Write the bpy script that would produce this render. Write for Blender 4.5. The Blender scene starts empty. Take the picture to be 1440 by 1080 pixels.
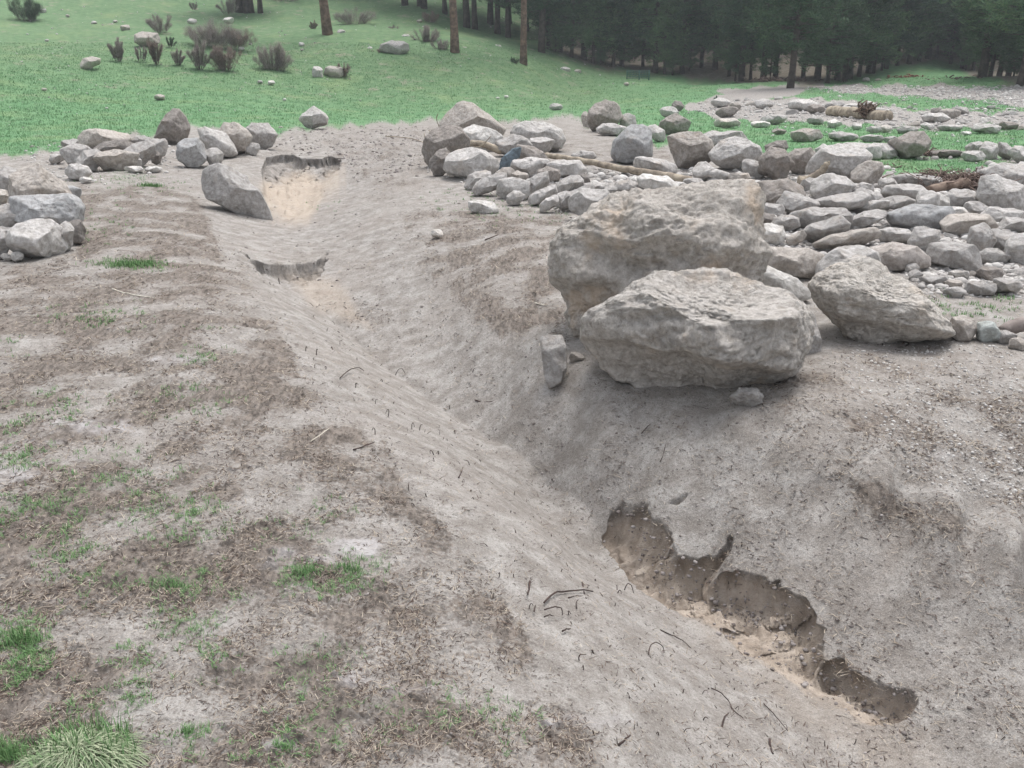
import bpy, math, numpy as np
from mathutils import Vector
SC = bpy.context.scene
COL = SC.collection
# ---------------------------------------------------------------- camera, sky, sun, exposure
F = 1250.0; W0, H0 = 1440.0, 1080.0
PITCH = math.radians(20.0); CAMH = 1.75
cam_d = bpy.data.cameras.new("camera"); cam = bpy.data.objects.new("camera", cam_d); COL.objects.link(cam)
cam_d.sensor_width = 36.0; cam_d.lens = 36.0*F/W0; cam_d.clip_start = 0.05; cam_d.clip_end = 3000
cam.location = (0, 0, CAMH); cam.rotation_euler = (math.radians(90)-PITCH, 0, 0)
SC.camera = cam
SUN_EL, SUN_AZ = math.radians(70), math.radians(28)     # behind cloud, high, to the right and ahead
world = bpy.data.worlds.new("World"); SC.world = world; world.use_nodes = True
wn = world.node_tree; bg = wn.nodes['Background']
sky = wn.nodes.new('ShaderNodeTexSky'); sky.sky_type = 'NISHITA'; sky.sun_disc = False
sky.sun_elevation = SUN_EL; sky.sun_rotation = SUN_AZ; sky.air_density = 1.0; sky.dust_density = 4.0; sky.ozone_density = 1.0
# overcast: the sky's own colours pulled towards grey cloud
hsv = wn.nodes.new('ShaderNodeHueSaturation'); hsv.inputs['Saturation'].default_value = 0.30
wn.links.new(sky.outputs[0], hsv.inputs['Color']); wn.links.new(hsv.outputs[0], bg.inputs['Color'])
bg.inputs['Strength'].default_value = 0.15
sun_d = bpy.data.lights.new("sun", 'SUN'); sun_d.energy = 1.0; sun_d.angle = math.radians(32); sun_d.color = (1, .98, .95)
sun = bpy.data.objects.new("sun", sun_d); COL.objects.link(sun)
sdir = Vector((math.sin(SUN_AZ)*math.cos(SUN_EL), math.cos(SUN_AZ)*math.cos(SUN_EL), math.sin(SUN_EL)))
sun.rotation_euler = sdir.to_track_quat('Z', 'Y').to_euler()
SC.view_settings.view_transform = 'Standard'; SC.view_settings.look = 'None'
SC.view_settings.exposure = 0.93; SC.view_settings.gamma = 1.0
# ---------------------------------------------------------------- noise
_r = np.random.RandomState(7)
PERM = np.concatenate([_r.permutation(256)]*3).astype(np.int32)
_a = _r.rand(256)*2*np.pi; G2 = np.stack([np.cos(_a), np.sin(_a)], 1).astype(np.float32)
_g = _r.randn(256, 3); G3 = (_g/np.linalg.norm(_g, axis=1)[:, None]).astype(np.float32)
def fade(t): return t*t*t*(t*(t*6-15)+10)
def pn2(x, y, s=0):
    x = np.asarray(x, np.float64)+s*17.31+1000; y = np.asarray(y, np.float64)+s*9.77+1000
    xi = np.floor(x).astype(np.int64); yi = np.floor(y).astype(np.int64)
    xf = (x-xi).astype(np.float32); yf = (y-yi).astype(np.float32); xi &= 255; yi &= 255
    u, v = fade(xf), fade(yf)
    def g(i, j): 
        h = G2[PERM[PERM[(xi+i) & 255]+((yi+j) & 255)]]
        return h[..., 0]*(xf-i)+h[..., 1]*(yf-j)
    a = g(0, 0); b = g(1, 0); c = g(0, 1); d = g(1, 1)
    return ((a+(b-a)*u)*(1-v)+(c+(d-c)*u)*v)*1.5
def fbm2(x, y, o=4, s=0, gain=.5):
    r = 0; a = 1; f = 1
    for k in range(o): r = r+a*pn2(x*f, y*f, s+k*3); a *= gain; f *= 2.03
    return r
def pn3(p, s=0):
    p = np.asarray(p, np.float32)+np.float32(s*7.13+100)
    pi = np.floor(p).astype(np.int64); pf = p-pi; pi &= 255
    u = fade(pf)
    def g(i, j, k):
        h = G3[PERM[PERM[PERM[(pi[:, 0]+i) & 255]+((pi[:, 1]+j) & 255)]+((pi[:, 2]+k) & 255)]]
        return h[:, 0]*(pf[:, 0]-i)+h[:, 1]*(pf[:, 1]-j)+h[:, 2]*(pf[:, 2]-k)
    def lx(j, k): 
        a = g(0, j, k); return a+(g(1, j, k)-a)*u[:, 0]
    def ly(k):
        a = lx(0, k); return a+(lx(1, k)-a)*u[:, 1]
    a = ly(0); return (a+(ly(1)-a)*u[:, 2])*1.5
def fbm3(p, o=4, s=0, gain=.5, ridge=False):
    r = 0; a = 1; f = 1
    for k in range(o):
        n = pn3(p*f, s+k*5)
        if ridge: n = 0.5-np.abs(n)*1.6
        r = r+a*n; a *= gain; f *= 2.07
    return r
def sstep(a, b, x):
    t = np.clip((x-a)/(b-a), 0, 1); return t*t*(3-2*t)
# ---------------------------------------------------------------- pixel <-> world
cp, sp = math.cos(PITCH), math.sin(PITCH)
def ray(px, py):
    X = (px-W0/2)/F; Y = (H0/2-py)/F
    d = np.array([X, cp+Y*sp, -sp+Y*cp]); return d/np.linalg.norm(d)
def project(x, y, z):
    zc = z-CAMH
    dep = y*cp-zc*sp; up = y*sp+zc*cp
    ok = dep > .2; dd = np.where(ok, dep, 1)
    return np.where(ok, W0/2+F*x/dd, -9999), np.where(ok, H0/2-F*up/dd, 9999)
# ---------------------------------------------------------------- terrain control points
CP = []
def zc_(px, py, z):
    r = ray(px, py); t = (z-CAMH)/r[2]; CP.append((r[0]*t, r[1]*t, z))
def dc_(px, py, d):
    r = ray(px, py); h = math.hypot(r[0], r[1]); t = d/h; CP.append((r[0]*t, r[1]*t, CAMH+r[2]*t))
for a in [(0,380,0),(0,480,0),(0,600,0),(0,800,0),(0,1080,0),(-300,700,0),(-300,1080,0),(200,400,0),(200,550,0),(200,800,0),(200,1080,0),
 (400,700,0),(400,900,0),(450,1080,0),(600,1000,-.01),(600,900,-.02),(500,760,-.01),
 (230,300,0),(260,340,-.02),(330,420,-.02),(420,540,-.03),(520,640,-.04),(620,760,-.05),(700,870,-.06),(790,1000,-.08),(860,1080,-.1),
 (300,320,-.12),(350,385,-.15),(430,460,-.2),(520,540,-.25),(620,620,-.3),(700,690,-.33),(770,760,-.36),(850,840,-.4),(950,930,-.46),(1060,1030,-.52),(1110,1080,-.54),
 (400,330,-.3),(420,365,-.33),(430,385,-.38),(470,440,-.45),(540,505,-.5),(610,555,-.53),(690,605,-.56),(770,665,-.6),(850,735,-.64),(960,850,-.66),(1050,900,-.66),(1150,960,-.66),(1250,1020,-.66),(1340,1080,-.67),
 (480,400,-.38),(540,440,-.42),(620,500,-.45),(700,560,-.47),(780,610,-.43),(850,660,-.42),(920,710,-.44),(1000,770,-.5),(1080,810,-.5),(1160,860,-.52),(1240,930,-.55),(1330,1000,-.58),(1400,1080,-.62),
 (520,340,-.2),(600,400,-.25),(680,470,-.25),(760,540,-.25),(850,590,-.22),(950,640,-.25),(1050,710,-.31),(1150,760,-.36),(1250,810,-.38),(1350,870,-.41),(1440,920,-.43),
 (560,300,-.05),(650,360,-.08),(720,430,-.1),(790,500,-.14),(870,545,-.15),(1000,590,-.13),(1050,622,-.12),(1150,655,-.12),(1250,688,-.12),(1350,724,-.12),(1440,755,-.12),(1050,662,-.25),(1150,697,-.26),(1250,732,-.27),(1350,768,-.28),(1440,802,-.29),(1700,900,-.2),
 (900,470,-.08),(1100,520,-.06),(1250,520,-.02),(1440,500,0),(1440,600,-.05),(1700,600,0),(1200,420,0),(1440,380,.02),(1100,330,.03),(1250,300,.05),(1440,280,.08),(900,280,0),(750,290,0),(650,280,0),
 (400,240,-.14),(470,215,-.05),(440,190,0),(560,230,0),(340,260,-.12),(350,215,0),(420,300,-.28),(470,270,-.2),(520,260,-.08),
 (130,240,0),(60,220,.02),(250,230,0),(400,180,.03),(600,190,.03),(800,200,.03),(1000,220,.03),(1200,215,.1),(1440,220,.1),
 (0,150,0),(250,140,0),(500,130,0),(800,120,0),(1800,300,0),(-400,300,0)]: zc_(*a)
for a in [(0,110,50),(0,60,65),(0,0,90),(250,105,55),(250,50,70),(250,0,92),(500,90,62),(500,50,72),(500,0,95),(650,110,60),(650,75,68),(650,30,88),(720,90,68),
 (800,100,75),(800,75,82),(800,20,104),(900,115,72),(900,100,82),(1000,120,70),(1000,103,82),(1113,124,62),(1200,128,56),(1200,112,74),(1300,93,85),(1350,75,98),
 (1440,125,60),(1380,114,68),(1440,90,85)]: dc_(*a)
for u in range(-60, 61, 20):
    for d, z in ((130, 24), (175, 42), (240, 58)):
        CP.append((d*math.sin(math.radians(u)), d*math.cos(math.radians(u)), z))
CP = np.array(CP)
VS = 0.35
def uv_(x, y):
    return np.arctan2(x, y), np.log(np.maximum(np.hypot(x, y), .3))*VS
cu, cv = uv_(CP[:, 0], CP[:, 1]); cq = CP[:, 2]/np.hypot(CP[:, 0], CP[:, 1])
def kern(r2): return np.where(r2 > 1e-14, r2*np.log(r2+1e-14), 0)
NCP = n = len(CP)
K = kern((cu[:, None]-cu)**2+(cv[:, None]-cv)**2)+np.eye(n)*2e-4
P = np.stack([np.ones(n), cu, cv], 1)
A = np.block([[K, P], [P.T, np.zeros((3, 3))]])
SOL = np.linalg.solve(A, np.concatenate([cq, np.zeros(3)]))
def base_z(x, y):
    x = np.asarray(x, float); y = np.asarray(y, float); sh = x.shape; x = x.ravel(); y = y.ravel()
    out = np.empty(len(x))
    for i in range(0, len(x), 60000):
        u, v = uv_(x[i:i+60000], y[i:i+60000]); d = np.hypot(x[i:i+60000], y[i:i+60000])
        q = kern((u[:, None]-cu)**2+(v[:, None]-cv)**2)@SOL[:NCP]+SOL[NCP]+SOL[NCP+1]*u+SOL[NCP+2]*v
        w = 1-sstep(math.radians(60), math.radians(95), np.abs(u)); w = w*sstep(.9, 1.8, d)
        out[i:i+60000] = q*d*w
    return out.reshape(sh)
def march(px, py, gf):
    r = ray(px, py); t = np.exp(np.linspace(math.log(1.2), math.log(700), 900))
    P = r[None]*t[:, None]; zz = CAMH+P[:, 2]; g = gf(P[:, 0], P[:, 1]); b = np.where(zz < g)[0]
    if len(b) == 0: i = 850
    else: i = max(b[0], 1)
    d0 = zz[i-1]-g[i-1]; d1 = zz[i]-g[i]; f = np.clip(d0/(d0-d1+1e-9), 0, 1); tt = t[i-1]+(t[i]-t[i-1])*f
    return np.array([r[0]*tt, r[1]*tt, CAMH+r[2]*tt])
# incisions: cut banks, outlines traced on the ground
def wpoly(px): return np.array([march(a, b, base_z)[:2] for a, b in px])
CUT = []   # polygon, depth, soft width per edge flag
CUT.append((wpoly([(880,722),(905,712),(925,735),(940,765),(958,782),(985,790),(1008,808),(1048,808),(1096,820),(1124,840),(1150,870),(1153,905),(1160,932),(1180,922),(1198,940),(1234,957),(1272,970),(1284,990),(1280,1008),(1250,1020),
   (1190,1015),(1080,945),(975,875),(905,812),(872,775)]), .10, .035, wpoly([(860,740),(905,820),(975,885),(1080,955),(1190,1025),(1290,1095)])))
CUT.append((wpoly([(850,738),(862,714),(884,705),(902,704),(915,728),(930,738),(940,766),(960,780),(985,786),(1005,778),(1026,758),(1018,782),(1008,812),(985,838),(940,850),(900,815),(868,775)]), .15, .08, None))
CUT.append((wpoly([(1010,808),(1048,807),(1094,819),(1098,846),(1072,874),(1035,862),(1000,846)]), .15, .03, None))
CUT.append((wpoly([(1120,838),(1150,868),(1156,903),(1130,915),(1105,895)]), .12, .035, None))
CUT.append((wpoly([(1154,934),(1178,924),(1192,942),(1200,962),(1172,958)]), .15, .035, None))
CUT.append((wpoly([(372,262),(368,240),(376,221),(395,219),(413,218),(424,224),(447,224),(462,221),(478,222),(480,240),(466,275),(435,295),(400,316),(382,312),(365,290)]), .17, .05, wpoly([(488,226),(480,250),(468,275),(435,302),(395,324),(362,305),(335,270)])))
CUT.append((wpoly([(382,225),(397,220),(415,219),(426,226),(422,241),(398,243),(384,240)]), .24, .06, None))
CUT.append((wpoly([(450,226),(470,222),(478,226),(474,238),(455,241)]), .26, .06, None))
CUT.append((wpoly([(342,356),(352,364),(372,371),(396,373),(420,370),(446,368),(462,352),(455,374),(448,388),(430,400),(400,396),(372,388)]), .14, .04, wpoly([(350,385),(400,402),(450,402)])))
CUT.append((wpoly([(425,212),(440,202),(460,194),(478,198),(476,206),(450,212)]), .08, .08, None))
CUT.append((wpoly([(940,706),(955,698),(968,694),(962,704),(950,711)]), .035, .015, None))
def polysd(x, y, poly):
    d2 = np.full(x.shape, 1e9); ins = np.zeros(x.shape, bool); m = len(poly)
    for i in range(m):
        ax, ay = poly[i]; bx, by = poly[(i+1) % m]
        dx, dy = bx-ax, by-ay; t = np.clip(((x-ax)*dx+(y-ay)*dy)/(dx*dx+dy*dy+1e-12), 0, 1)
        d2 = np.minimum(d2, (x-ax-dx*t)**2+(y-ay-dy*t)**2)
        c = ((ay > y) != (by > y)) & (x < (bx-ax)*(y-ay)/(by-ay+1e-12)+ax); ins ^= c
    d = np.sqrt(d2); return np.where(ins, d, -d)
VLINE = wpoly([(395,392),(440,410),(480,450),(545,508),(610,555),(690,605),(770,665),(850,738),(905,800)])
RIM = wpoly([(700,440),(790,505),(880,560),(1000,594),(1050,622),(1150,655),(1250,690),(1350,728),(1440,762),(1600,840)])
def rimlip(x, y):
    lo = RIM.min(0)-.6; hi = RIM.max(0)+.6; m = (x > lo[0]) & (x < hi[0]) & (y > lo[1]) & (y < hi[1]); out = np.zeros(x.shape)
    if not m.any(): return out
    xx, yy = x[m], y[m]; dd = np.full(xx.shape, 9.)
    for i in range(len(RIM)-1):
        a, b = RIM[i], RIM[i+1]; e = b-a; t = np.clip(((xx-a[0])*e[0]+(yy-a[1])*e[1])/(e@e), 0, 1); dd = np.minimum(dd, np.hypot(xx-a[0]-e[0]*t, yy-a[1]-e[1]*t))
    out[m] = .02*np.exp(-(dd/.12)**2); return out
def vcrease(x, y):
    d = np.full(x.shape, 9.)
    lo = VLINE.min(0)-1; hi = VLINE.max(0)+1; m = (x > lo[0]) & (x < hi[0]) & (y > lo[1]) & (y < hi[1])
    if not m.any(): return 0*d
    xx, yy = x[m], y[m]; dd = np.full(xx.shape, 9.)
    for i in range(len(VLINE)-1):
        a, b = VLINE[i], VLINE[i+1]; e = b-a; t = np.clip(((xx-a[0])*e[0]+(yy-a[1])*e[1])/(e@e), 0, 1); dd = np.minimum(dd, np.hypot(xx-a[0]-e[0]*t, yy-a[1]-e[1]*t))
    d[m] = dd; return -.08*np.exp(-d/.15)+rimlip(x, y)
def incise(x, y):
    z = np.zeros(x.shape); 
    for poly, dep, soft, se in CUT:
        lo = poly.min(0)-.4; hi = poly.max(0)+.4
        m = (x > lo[0]) & (x < hi[0]) & (y > lo[1]) & (y < hi[1])
        if not m.any(): continue
        xx, yy = x[m], y[m]
        sd = polysd(xx, yy, poly)+.028*fbm2(xx*9, yy*9, 3, 5)*min(1, dep/.12)
        k = sstep(-.25*soft, soft, sd)
        if se is not None:
            dd = np.full(xx.shape, 9.)
            for i in range(len(se)-1):
                a, b = se[i], se[i+1]; e = b-a; t = np.clip(((xx-a[0])*e[0]+(yy-a[1])*e[1])/(e@e), 0, 1); dd = np.minimum(dd, np.hypot(xx-a[0]-e[0]*t, yy-a[1]-e[1]*t))
            k = k*sstep(.02, .24 if dep < .14 else .65, dd)
        k = k*(1+.30*fbm2(xx*6, yy*6, 3, 9))
        z[m] = np.minimum(z[m], -dep*k)
    return z+vcrease(x, y)
def ground_lo(x, y):
    x = np.asarray(x, float); y = np.asarray(y, float)
    return base_z(x, y)+incise(x, y)
def hit(px, py): return march(px, py, ground_lo)
def gz(x, y): return float(ground_lo(np.array([x]), np.array([y]))[0])
# ---------------------------------------------------------------- mesh helpers
def mesh_from(name, V, Fc, smooth=True):
    me = bpy.data.meshes.new(name); V = np.asarray(V, np.float32); Fc = np.asarray(Fc, np.int32); k = Fc.shape[1]
    me.vertices.add(len(V)); me.vertices.foreach_set('co', V.ravel())
    me.loops.add(Fc.size); me.loops.foreach_set('vertex_index', Fc.ravel())
    me.polygons.add(len(Fc)); me.polygons.foreach_set('loop_start', np.arange(0, Fc.size, k, dtype=np.int32))
    me.polygons.foreach_set('use_smooth', np.full(len(Fc), smooth)); me.update(calc_edges=True); return me
def link(name, me, mat=None, parent=None, loc=None):
    o = bpy.data.objects.new(name, me)
    if mat is not None and me is not None:
        if len(me.materials) == 0: me.materials.append(mat)
    COL.objects.link(o)
    if parent is not None: o.parent = parent
    if loc is not None: o.location = loc
    return o
def tag(o, label=None, cat=None, group=None, kind=None):
    if label: o['label'] = label
    if cat: o['category'] = cat
    if group: o['group'] = group
    if kind: o['kind'] = kind
    return o
def tube(pts, rad, n=7, cap=True):
    pts = np.asarray(pts, float); m = len(pts); T = np.gradient(pts, axis=0); T /= np.linalg.norm(T, axis=1)[:, None]+1e-9
    up = np.array([0.13, .21, 1.0]); V = []; Fc = []
    for i in range(m):
        a = np.cross(T[i], up); 
        if np.linalg.norm(a) < 1e-3: a = np.cross(T[i], [1, 0, 0])
        a /= np.linalg.norm(a); b = np.cross(T[i], a); r = rad[i] if hasattr(rad, '__len__') else rad
        for k in range(n):
            th = 2*math.pi*k/n; V.append(pts[i]+r*(a*math.cos(th)+b*math.sin(th)))
    for i in range(m-1):
        for k in range(n):
            k2 = (k+1) % n; Fc.append((i*n+k, i*n+k2, (i+1)*n+k2)); Fc.append((i*n+k, (i+1)*n+k2, (i+1)*n+k))
    if cap:
        for e, s in ((0, 1), (m-1, 0)):
            c = len(V); V.append(pts[e])
            for k in range(n):
                k2 = (k+1) % n; Fc.append((c, e*n+k2, e*n+k) if s else (c, e*n+k, e*n+k2))
    return np.array(V), np.array(Fc)
def join(parts):
    V = []; Fc = []; o = 0
    for v, f in parts: V.append(v); Fc.append(np.asarray(f)+o); o += len(v)
    return np.concatenate(V), np.concatenate(Fc)
# ---------------------------------------------------------------- materials
def mat_new(name):
    m = bpy.data.materials.new(name); m.use_nodes = True; nt = m.node_tree; nt.nodes.clear()
    out = nt.nodes.new('ShaderNodeOutputMaterial'); b = nt.nodes.new('ShaderNodeBsdfPrincipled')
    nt.links.new(b.outputs[0], out.inputs[0]); b.inputs['Roughness'].default_value = .9
    b.inputs['Specular IOR Level'].default_value = .25
    return m, nt, b
class N:
    def __init__(s, nt): s.nt = nt; s.tc = nt.nodes.new('ShaderNodeTexCoord').outputs['Object']
    def inp(s, sock, v):
        if isinstance(v, bpy.types.NodeSocket): s.nt.links.new(v, sock)
        elif v is not None: sock.default_value = v
    def noise(s, scale, det=6, rough=.6, vec=None, dist=0, out='Fac'):
        n = s.nt.nodes.new('ShaderNodeTexNoise'); s.inp(n.inputs['Vector'], vec or s.tc); s.inp(n.inputs['Scale'], scale)
        n.inputs['Detail'].default_value = det; n.inputs['Roughness'].default_value = rough; n.inputs['Distortion'].default_value = dist; return n.outputs[out]
    def voro(s, scale, vec=None, feat='F1', rnd=1.0, out='Distance'):
        n = s.nt.nodes.new('ShaderNodeTexVoronoi'); n.feature = feat; s.inp(n.inputs['Vector'], vec or s.tc); s.inp(n.inputs['Scale'], scale); n.inputs['Randomness'].default_value = rnd; return n.outputs[out]
    def ramp(s, v, a, b, c=0., d=1.):
        n = s.nt.nodes.new('ShaderNodeMapRange'); n.interpolation_type = 'SMOOTHSTEP'; s.inp(n.inputs[0], v)
        for i, q in enumerate((a, b, c, d)): s.inp(n.inputs[1+i], q)
        return n.outputs[0]
    def m(s, op, a, b=None):
        n = s.nt.nodes.new('ShaderNodeMath'); n.operation = op; s.inp(n.inputs[0], a); s.inp(n.inputs[1], b); return n.outputs[0]
    def mix(s, f, a, b, mode='MIX'):
        n = s.nt.nodes.new('ShaderNodeMix'); n.data_type = 'RGBA'; n.blend_type = mode
        s.inp(n.inputs[0], f); s.inp(n.inputs[6], a if not isinstance(a, tuple) else (*a, 1)[:4]); s.inp(n.inputs[7], b if not isinstance(b, tuple) else (*b, 1)[:4]); return n.outputs[2]
    def attr(s, name, typ='GEOMETRY', out='Fac'):
        n = s.nt.nodes.new('ShaderNodeAttribute'); n.attribute_name = name; n.attribute_type = typ; return n.outputs[out]
    def mapv(s, sc, vec=None, rot=(0, 0, 0)):
        n = s.nt.nodes.new('ShaderNodeMapping'); s.inp(n.inputs[0], vec or s.tc); n.inputs['Scale'].default_value = sc; n.inputs['Rotation'].default_value = rot; return n.outputs[0]
    def bump(s, h, st, dist, nrm=None):
        n = s.nt.nodes.new('ShaderNodeBump'); s.inp(n.inputs['Height'], h); n.inputs['Strength'].default_value = st; n.inputs['Distance'].default_value = dist
        if nrm: s.nt.links.new(nrm, n.inputs['Normal'])
        return n.outputs[0]
# ground
MG, nt, B = mat_new('ground'); q = N(nt)
nL = q.noise(.9, 3); nM = q.noise(7, 8, .65); nF = q.noise(45, 6, .7); nX = q.noise(170, 3, .7)
streak = q.noise(30, 5, .7, q.mapv((1, .25, 1), rot=(0, 0, .6)))
litter = q.attr('litter'); grass = q.attr('grass'); sand = q.attr('sand'); wet = q.attr('wet'); gravel = q.attr('gravel')
mud = q.mix(q.ramp(nM, .35, .68), (.232, .211, .190), (.390, .371, .348))
mud = q.mix(q.ramp(nL, .4, .7, 0, .35), mud, (.280, .245, .215))
mud = q.mix(q.m('MULTIPLY', q.ramp(nF, .50, .64), .5), mud, (.15, .128, .112))
mud = q.mix(q.m('MULTIPLY', q.ramp(nX, .50, .64), .40), mud, (.13, .112, .10))
mud = q.mix(q.m('MULTIPLY', q.ramp(nX, .45, .33), .45), mud, (.50, .48, .46))
spots = q.ramp(q.voro(38, q.mapv((1, 1, 1)), out='Distance'), .10, .22, 1, 0)
spots = q.m('MULTIPLY', spots, q.ramp(q.noise(12, 3), .46, .56))
mud = q.mix(q.m('MULTIPLY', spots, .75), mud, (.085, .07, .062))
lf = q.m('ADD', q.m('MULTIPLY', litter, 1.0), q.m('MULTIPLY', q.m('SUBTRACT', nM, .5), 2.2))
lf = q.m('ADD', lf, q.m('MULTIPLY', q.m('SUBTRACT', nF, .5), 1.6))
lm = q.m('MULTIPLY', q.ramp(lf, .38, .85), q.ramp(litter, .02, .25))
lcol = q.mix(q.ramp(streak, .35, .65), (.078, .063, .053), (.225, .19, .162))
lcol = q.mix(q.ramp(nX, .55, .7, 0, .6), lcol, (.33, .28, .23))
col = q.mix(q.m('MULTIPLY', lm, .85), mud, lcol)
# bare subsoil in the cuts
col = q.mix(q.m('MULTIPLY', q.attr('cut'), .85), col, q.mix(q.ramp(nM, .35, .65), (.30, .245, .195), (.47, .40, .335)))
# sand
scol = q.mix(q.ramp(nF, .3, .7), (.40, .32, .24), (.54, .455, .37))
col = q.mix(sand, col, scol)
# gravelly debris
gr = q.voro(26, out='Color'); gs = nt.nodes.new('ShaderNodeSeparateColor'); nt.links.new(gr, gs.inputs[0])
gcol = q.mix(gs.outputs[0], (.20, .18, .165), (.42, .395, .375))
col = q.mix(q.m('MULTIPLY', gravel, .8), col, gcol)
wc = q.m('MULTIPLY', wet, q.ramp(nF, .72, .55))
col = q.mix(wc, col, (.42, .405, .41))
# meadow
gl = q.noise(.35, 5, .6); gm = q.noise(2.2, 7, .7); gf = q.noise(20, 5, .75)
gc = q.mix(q.ramp(gm, .3, .7), (.080, .192, .082), (.152, .285, .138))
hill = q.attr('hill')
gc = q.mix(q.m('MULTIPLY', hill, .75), gc, q.mix(q.ramp(gm, .3, .7), (.080, .150, .068), (.155, .225, .115)))
gc = q.mix(q.ramp(gl, .5, .72, 0, .5), gc, (.22, .28, .13))
gc = q.mix(q.ramp(gf, .5, .75, 0, .55), gc, (.075, .13, .065))
gc = q.mix(q.m('MULTIPLY', q.ramp(q.noise(.8, 8, .75), .55, .66), q.m('ADD', q.m('MULTIPLY', hill, .35), .5)), gc, (.27, .235, .19))
gfac = q.ramp(q.m('ADD', grass, q.m('MULTIPLY', q.m('SUBTRACT', gf, .5), 1.1)), .35, .62)
gfac = q.m('MULTIPLY', gfac, q.ramp(grass, .03, .15))
col = q.mix(gfac, col, gc)
col = q.mix(q.m('MULTIPLY', q.attr('forest'), q.ramp(gm, .25, .6, .45, .95)), col, q.mix(q.ramp(gf, .4, .6), (.085, .068, .058), (.16, .14, .09)))
nt.links.new(col, B.inputs['Base Color'])
rg = q.ramp(q.m('MULTIPLY', wet, q.ramp(nF, .75, .5)), 0, .9, .92, .42); nt.links.new(rg, B.inputs['Roughness'])
h = q.m('ADD', q.m('MULTIPLY', nM, .5), q.m('MULTIPLY', nF, .35)); h = q.m('ADD', h, q.m('MULTIPLY', nX, .12))
h = q.m('ADD', h, q.m('MULTIPLY', q.m('MULTIPLY', gravel, q.voro(26)), -.6))
h = q.m('MULTIPLY', h, q.ramp(wet, 0, .8, 1, .25))
nt.links.new(q.bump(h, .9, .035), B.inputs['Normal'])
# rock: tint from the object's own colour
def rock_mat(name, rough_bump=1.0, fine=1.0):
    m, nt, B = mat_new(name); q = N(nt)
    oi = nt.nodes.new('ShaderNodeObjectInfo'); tint = oi.outputs['Color']
    off = nt.nodes.new('ShaderNodeVectorMath'); off.operation = 'ADD'; nt.links.new(q.tc, off.inputs[0])
    cmb = nt.nodes.new('ShaderNodeCombineXYZ'); r10 = q.m('MULTIPLY', oi.outputs['Random'], 37.0)
    for i in range(3): nt.links.new(r10, cmb.inputs[i])
    nt.links.new(cmb.outputs[0], off.inputs[1]); v = off.outputs[0]
    a = q.noise(3.5*fine, 6, .6, v); b = q.noise(16*fine, 8, .72, v); c = q.noise(70*fine, 5, .75, v); dk = q.noise(6*fine, 9, .75, v)
    col = q.mix(q.ramp(b, .34, .66), q.mix(1.0, tint, (.70, .68, .66), 'MULTIPLY'), q.mix(1.0, tint, (1.14, 1.14, 1.15), 'MULTIPLY'))
    col = q.mix(q.ramp(a, .55, .72, 0, .35), col, q.mix(1.0, tint, (1.10, .96, .82), 'MULTIPLY'))
    col = q.mix(q.ramp(dk, .56, .70, 0, .55), col, q.mix(1.0, tint, (.50, .49, .48), 'MULTIPLY'))
    col = q.mix(q.ramp(c, .56, .72, 0, .5), col, q.mix(1.0, tint, (.45, .43, .41), 'MULTIPLY'))
    col = q.mix(q.ramp(c, .40, .28, 0, .45), col, q.mix(1.0, tint, (1.35, 1.34, 1.32), 'MULTIPLY'))
    nt.links.new(col, B.inputs['Base Color']); B.inputs['Roughness'].default_value = .93
    h = q.m('ADD', q.m('MULTIPLY', b, 1.0), q.m('MULTIPLY', c, .35*rough_bump)); nt.links.new(q.bump(h, .85*rough_bump, .035/fine), B.inputs['Normal'])
    if rough_bump > 1:
        col = q.mix(q.ramp(q.noise(26, 9, .8, v), .53, .66, 0, .6), col, q.mix(1.0, tint, (.42, .40, .375), 'MULTIPLY')); col = q.mix(q.ramp(q.noise(2.2, 5, .6, v), .56, .70, 0, .45), col, q.mix(1.0, tint, (1.15, .93, .72), 'MULTIPLY')); nt.links.new(col, B.inputs['Base Color'])
    return m
MR = rock_mat('rock'); MRB = rock_mat('craggy_rock', 1.15, 1.3)
def simple(name, c0, c1, scale=8, rough=.85, island=False, bump=0, vary=None):
    m, nt, B = mat_new(name); q = N(nt); f = q.ramp(q.noise(scale, 5, .65), .35, .65)
    if island:
        g = nt.nodes.new('ShaderNodeNewGeometry'); f = g.outputs['Random Per Island']
    c_ = q.mix(f, c0, c1)
    if vary:
        oi = nt.nodes.new('ShaderNodeObjectInfo'); c_ = q.mix(1.0, c_, q.mix(oi.outputs['Random'], (vary[0],)*3, (vary[1]*1.1, vary[1], vary[1]*.8)), 'MULTIPLY')
    nt.links.new(c_, B.inputs['Base Color']); B.inputs['Roughness'].default_value = rough
    if bump: nt.links.new(q.bump(q.noise(scale*4, 5, .7), .6, bump), B.inputs['Normal'])
    return m
M_BARK = simple('bark', (.10, .065, .05), (.24, .155, .12), 3, .9, bump=.03)
M_DBARK = simple('dark_bark', (.045, .036, .032), (.095, .075, .065), 3, .9, bump=.03)
M_NEEDLE = simple('needles', (.035, .092, .052), (.105, .185, .100), island=True, vary=(.55, 1.35))
M_NEEDLE2 = simple('fresh_needles', (.050, .105, .055), (.095, .165, .090), island=True, vary=(.8, 1.5))
M_DEADN = simple('dead_needles', (.10, .06, .035), (.17, .10, .06), island=True)
M_TWIG = simple('twigs', (.22, .185, .175), (.42, .36, .34), island=True)
M_TWIGR = simple('red_twigs', (.19, .14, .125), (.36, .28, .25), island=True)
M_TWIGG = simple('shrub_leaves', (.05, .085, .05), (.10, .14, .085), island=True)
M_GRASS = simple('grass_blades', (.095, .20, .075), (.20, .32, .14), island=True)
M_GRASS2 = simple('pasture_blades', (.092, .195, .088), (.180, .310, .150), island=True)
M_SH = simple('shrub_stem', (.13, .105, .095), (.24, .20, .185), 3)
M_PALEG = simple('pale_blades', (.16, .23, .12), (.38, .41, .28), island=True)
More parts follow.
